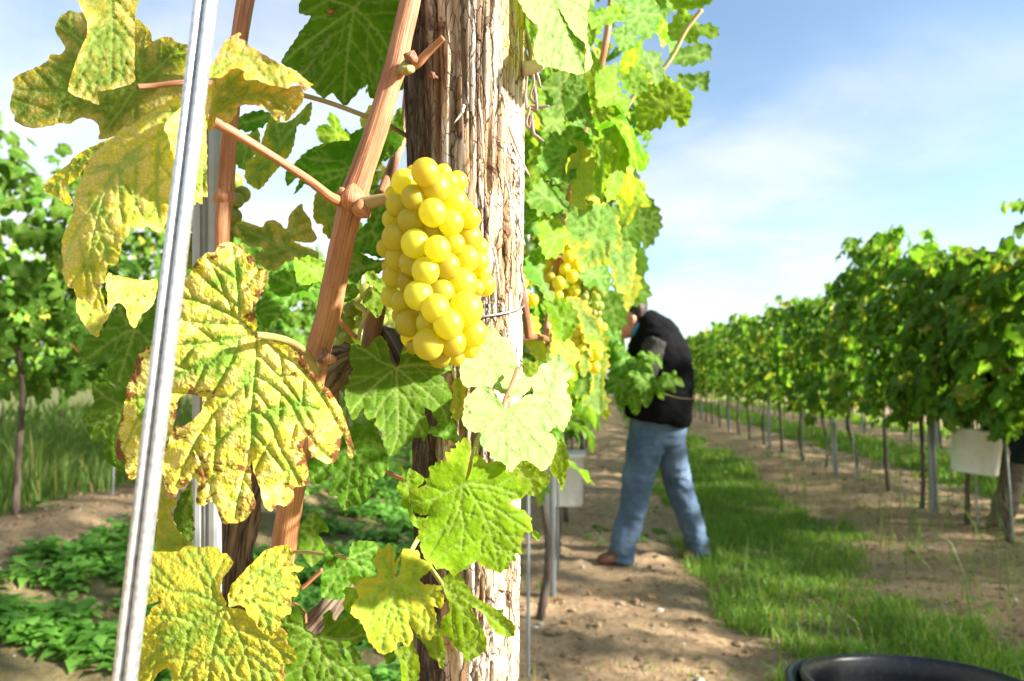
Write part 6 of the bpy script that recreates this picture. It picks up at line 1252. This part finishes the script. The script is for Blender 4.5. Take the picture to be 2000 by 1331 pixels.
# big black harvest tub at the lower right corner, its flexible rim and lug
c = P(1850, 1420, 1.58)
t = thing('harvest_tub', (c.x, c.y, 0.0), 'large open black plastic tub at the lower right corner', 'tub')
rz = c.z + .055
RT = .30
tub = lathe([(.001, .0), (RT * .80, .0), (RT * .82, .01), (RT * .97, rz - .05), (RT * 1.0, rz - .045), (RT * 1.035, rz - .03), (RT * 1.045, rz - .01), (RT * 1.03, rz), (RT * 1.0, rz + .001), (RT * .975, rz - .012), (RT * .96, rz - .05), (RT * .79, .014), (.001, .012)], 96)
V = tub[0].copy(); ang = np.arctan2(V[:, 1], V[:, 0]); rr = np.hypot(V[:, 0], V[:, 1]) / RT; V[:, 2] += rr ** 2 * .018 * np.sin(2 * ang + .6) * (V[:, 2] > rz * .5); V[:, 2] += V[:, 0] * -.10 * (V[:, 2] > .1)
me = mesh_np('shell', V, None, tub[1]); me.materials.append(M['black']); o = bpy.data.objects.new('shell', me); COL.objects.link(o); o.parent = t
# moulded grip on the left side of the rim
def grip(a0, name='grip'):
    pts = []
    for k, (rr_, zz2) in enumerate(((1.02, -.02), (1.10, .004), (1.16, .0), (1.165, -.03), (1.13, -.045))): pts.append((rr_, zz2))
    aa = np.linspace(a0 - .42, a0 + .42, 26); n = len(pts); VV = []
    for k, a_ in enumerate(aa):
        f = math.sin(math.pi * k / 25) ** .5
        for rr_, zz2 in pts: VV.append(((1.02 + (rr_ - 1.02) * f) * RT * math.cos(a_), (1.02 + (rr_ - 1.02) * f) * RT * math.sin(a_), rz + zz2 * (1 if f > 0 else 0) + .012))
    VV = np.array(VV); i_ = np.arange(25)[:, None] * n; j_ = np.arange(n - 1)[None]; F4 = np.stack([i_ + j_, i_ + j_ + 1, i_ + n + j_ + 1, i_ + n + j_], -1).reshape(-1, 4)
    me = mesh_np(name, VV, None, F4); me.materials.append(M['black']); o = bpy.data.objects.new(name, me); COL.objects.link(o); o.parent = t
    md = o.modifiers.new('t', 'SOLIDIFY'); md.thickness = .006
grip(math.pi * .93); grip(-.07 * math.pi)

# fallen leaves on the soil
m = NT('dead_leaf'); lc = m.attr('lc', True); M['dead'] = m.done(m.bsdf(m.mix(m.noise(lc, 2, 4), (.24, .085, .035), (.36, .20, .09)), .8, None, .2))
def fallen(px, py, s, mat, label, tilt=.2):
    g = ground_at(px, py); z = float(ground_full(g.x, g.y)); me = HI['green'][random.randrange(4)].copy(); me.materials.clear(); me.materials.append(M[mat])
    o = bpy.data.objects.new('fallen_leaf', me); COL.objects.link(o); o.location = (g.x, g.y, z + .02); o.scale = (s, s, s); o.rotation_euler = (random.uniform(-tilt, tilt), random.uniform(-tilt, tilt), random.uniform(0, 6.28)); tag(o, label, 'leaf')
fallen(1176, 1043, .15, 'green', 'green leaf lying on the soil left of the front shoe', .3); fallen(1290, 1040, .14, 'green', 'green leaf on the soil between the feet', .5)
for px, py, lab in ((165, 1072, 'red brown dead leaf on the soil at the left'), (75, 1025, 'dead leaf below the left trunk'), (245, 1050, 'dead leaf near the bright stake on the soil'), (1275, 1182, 'orange brown leaf on the soil below the man'), (1088, 1198, 'yellowed leaf by the foot of the channel stake')): fallen(px, py, .06, 'dead', lab, .5)
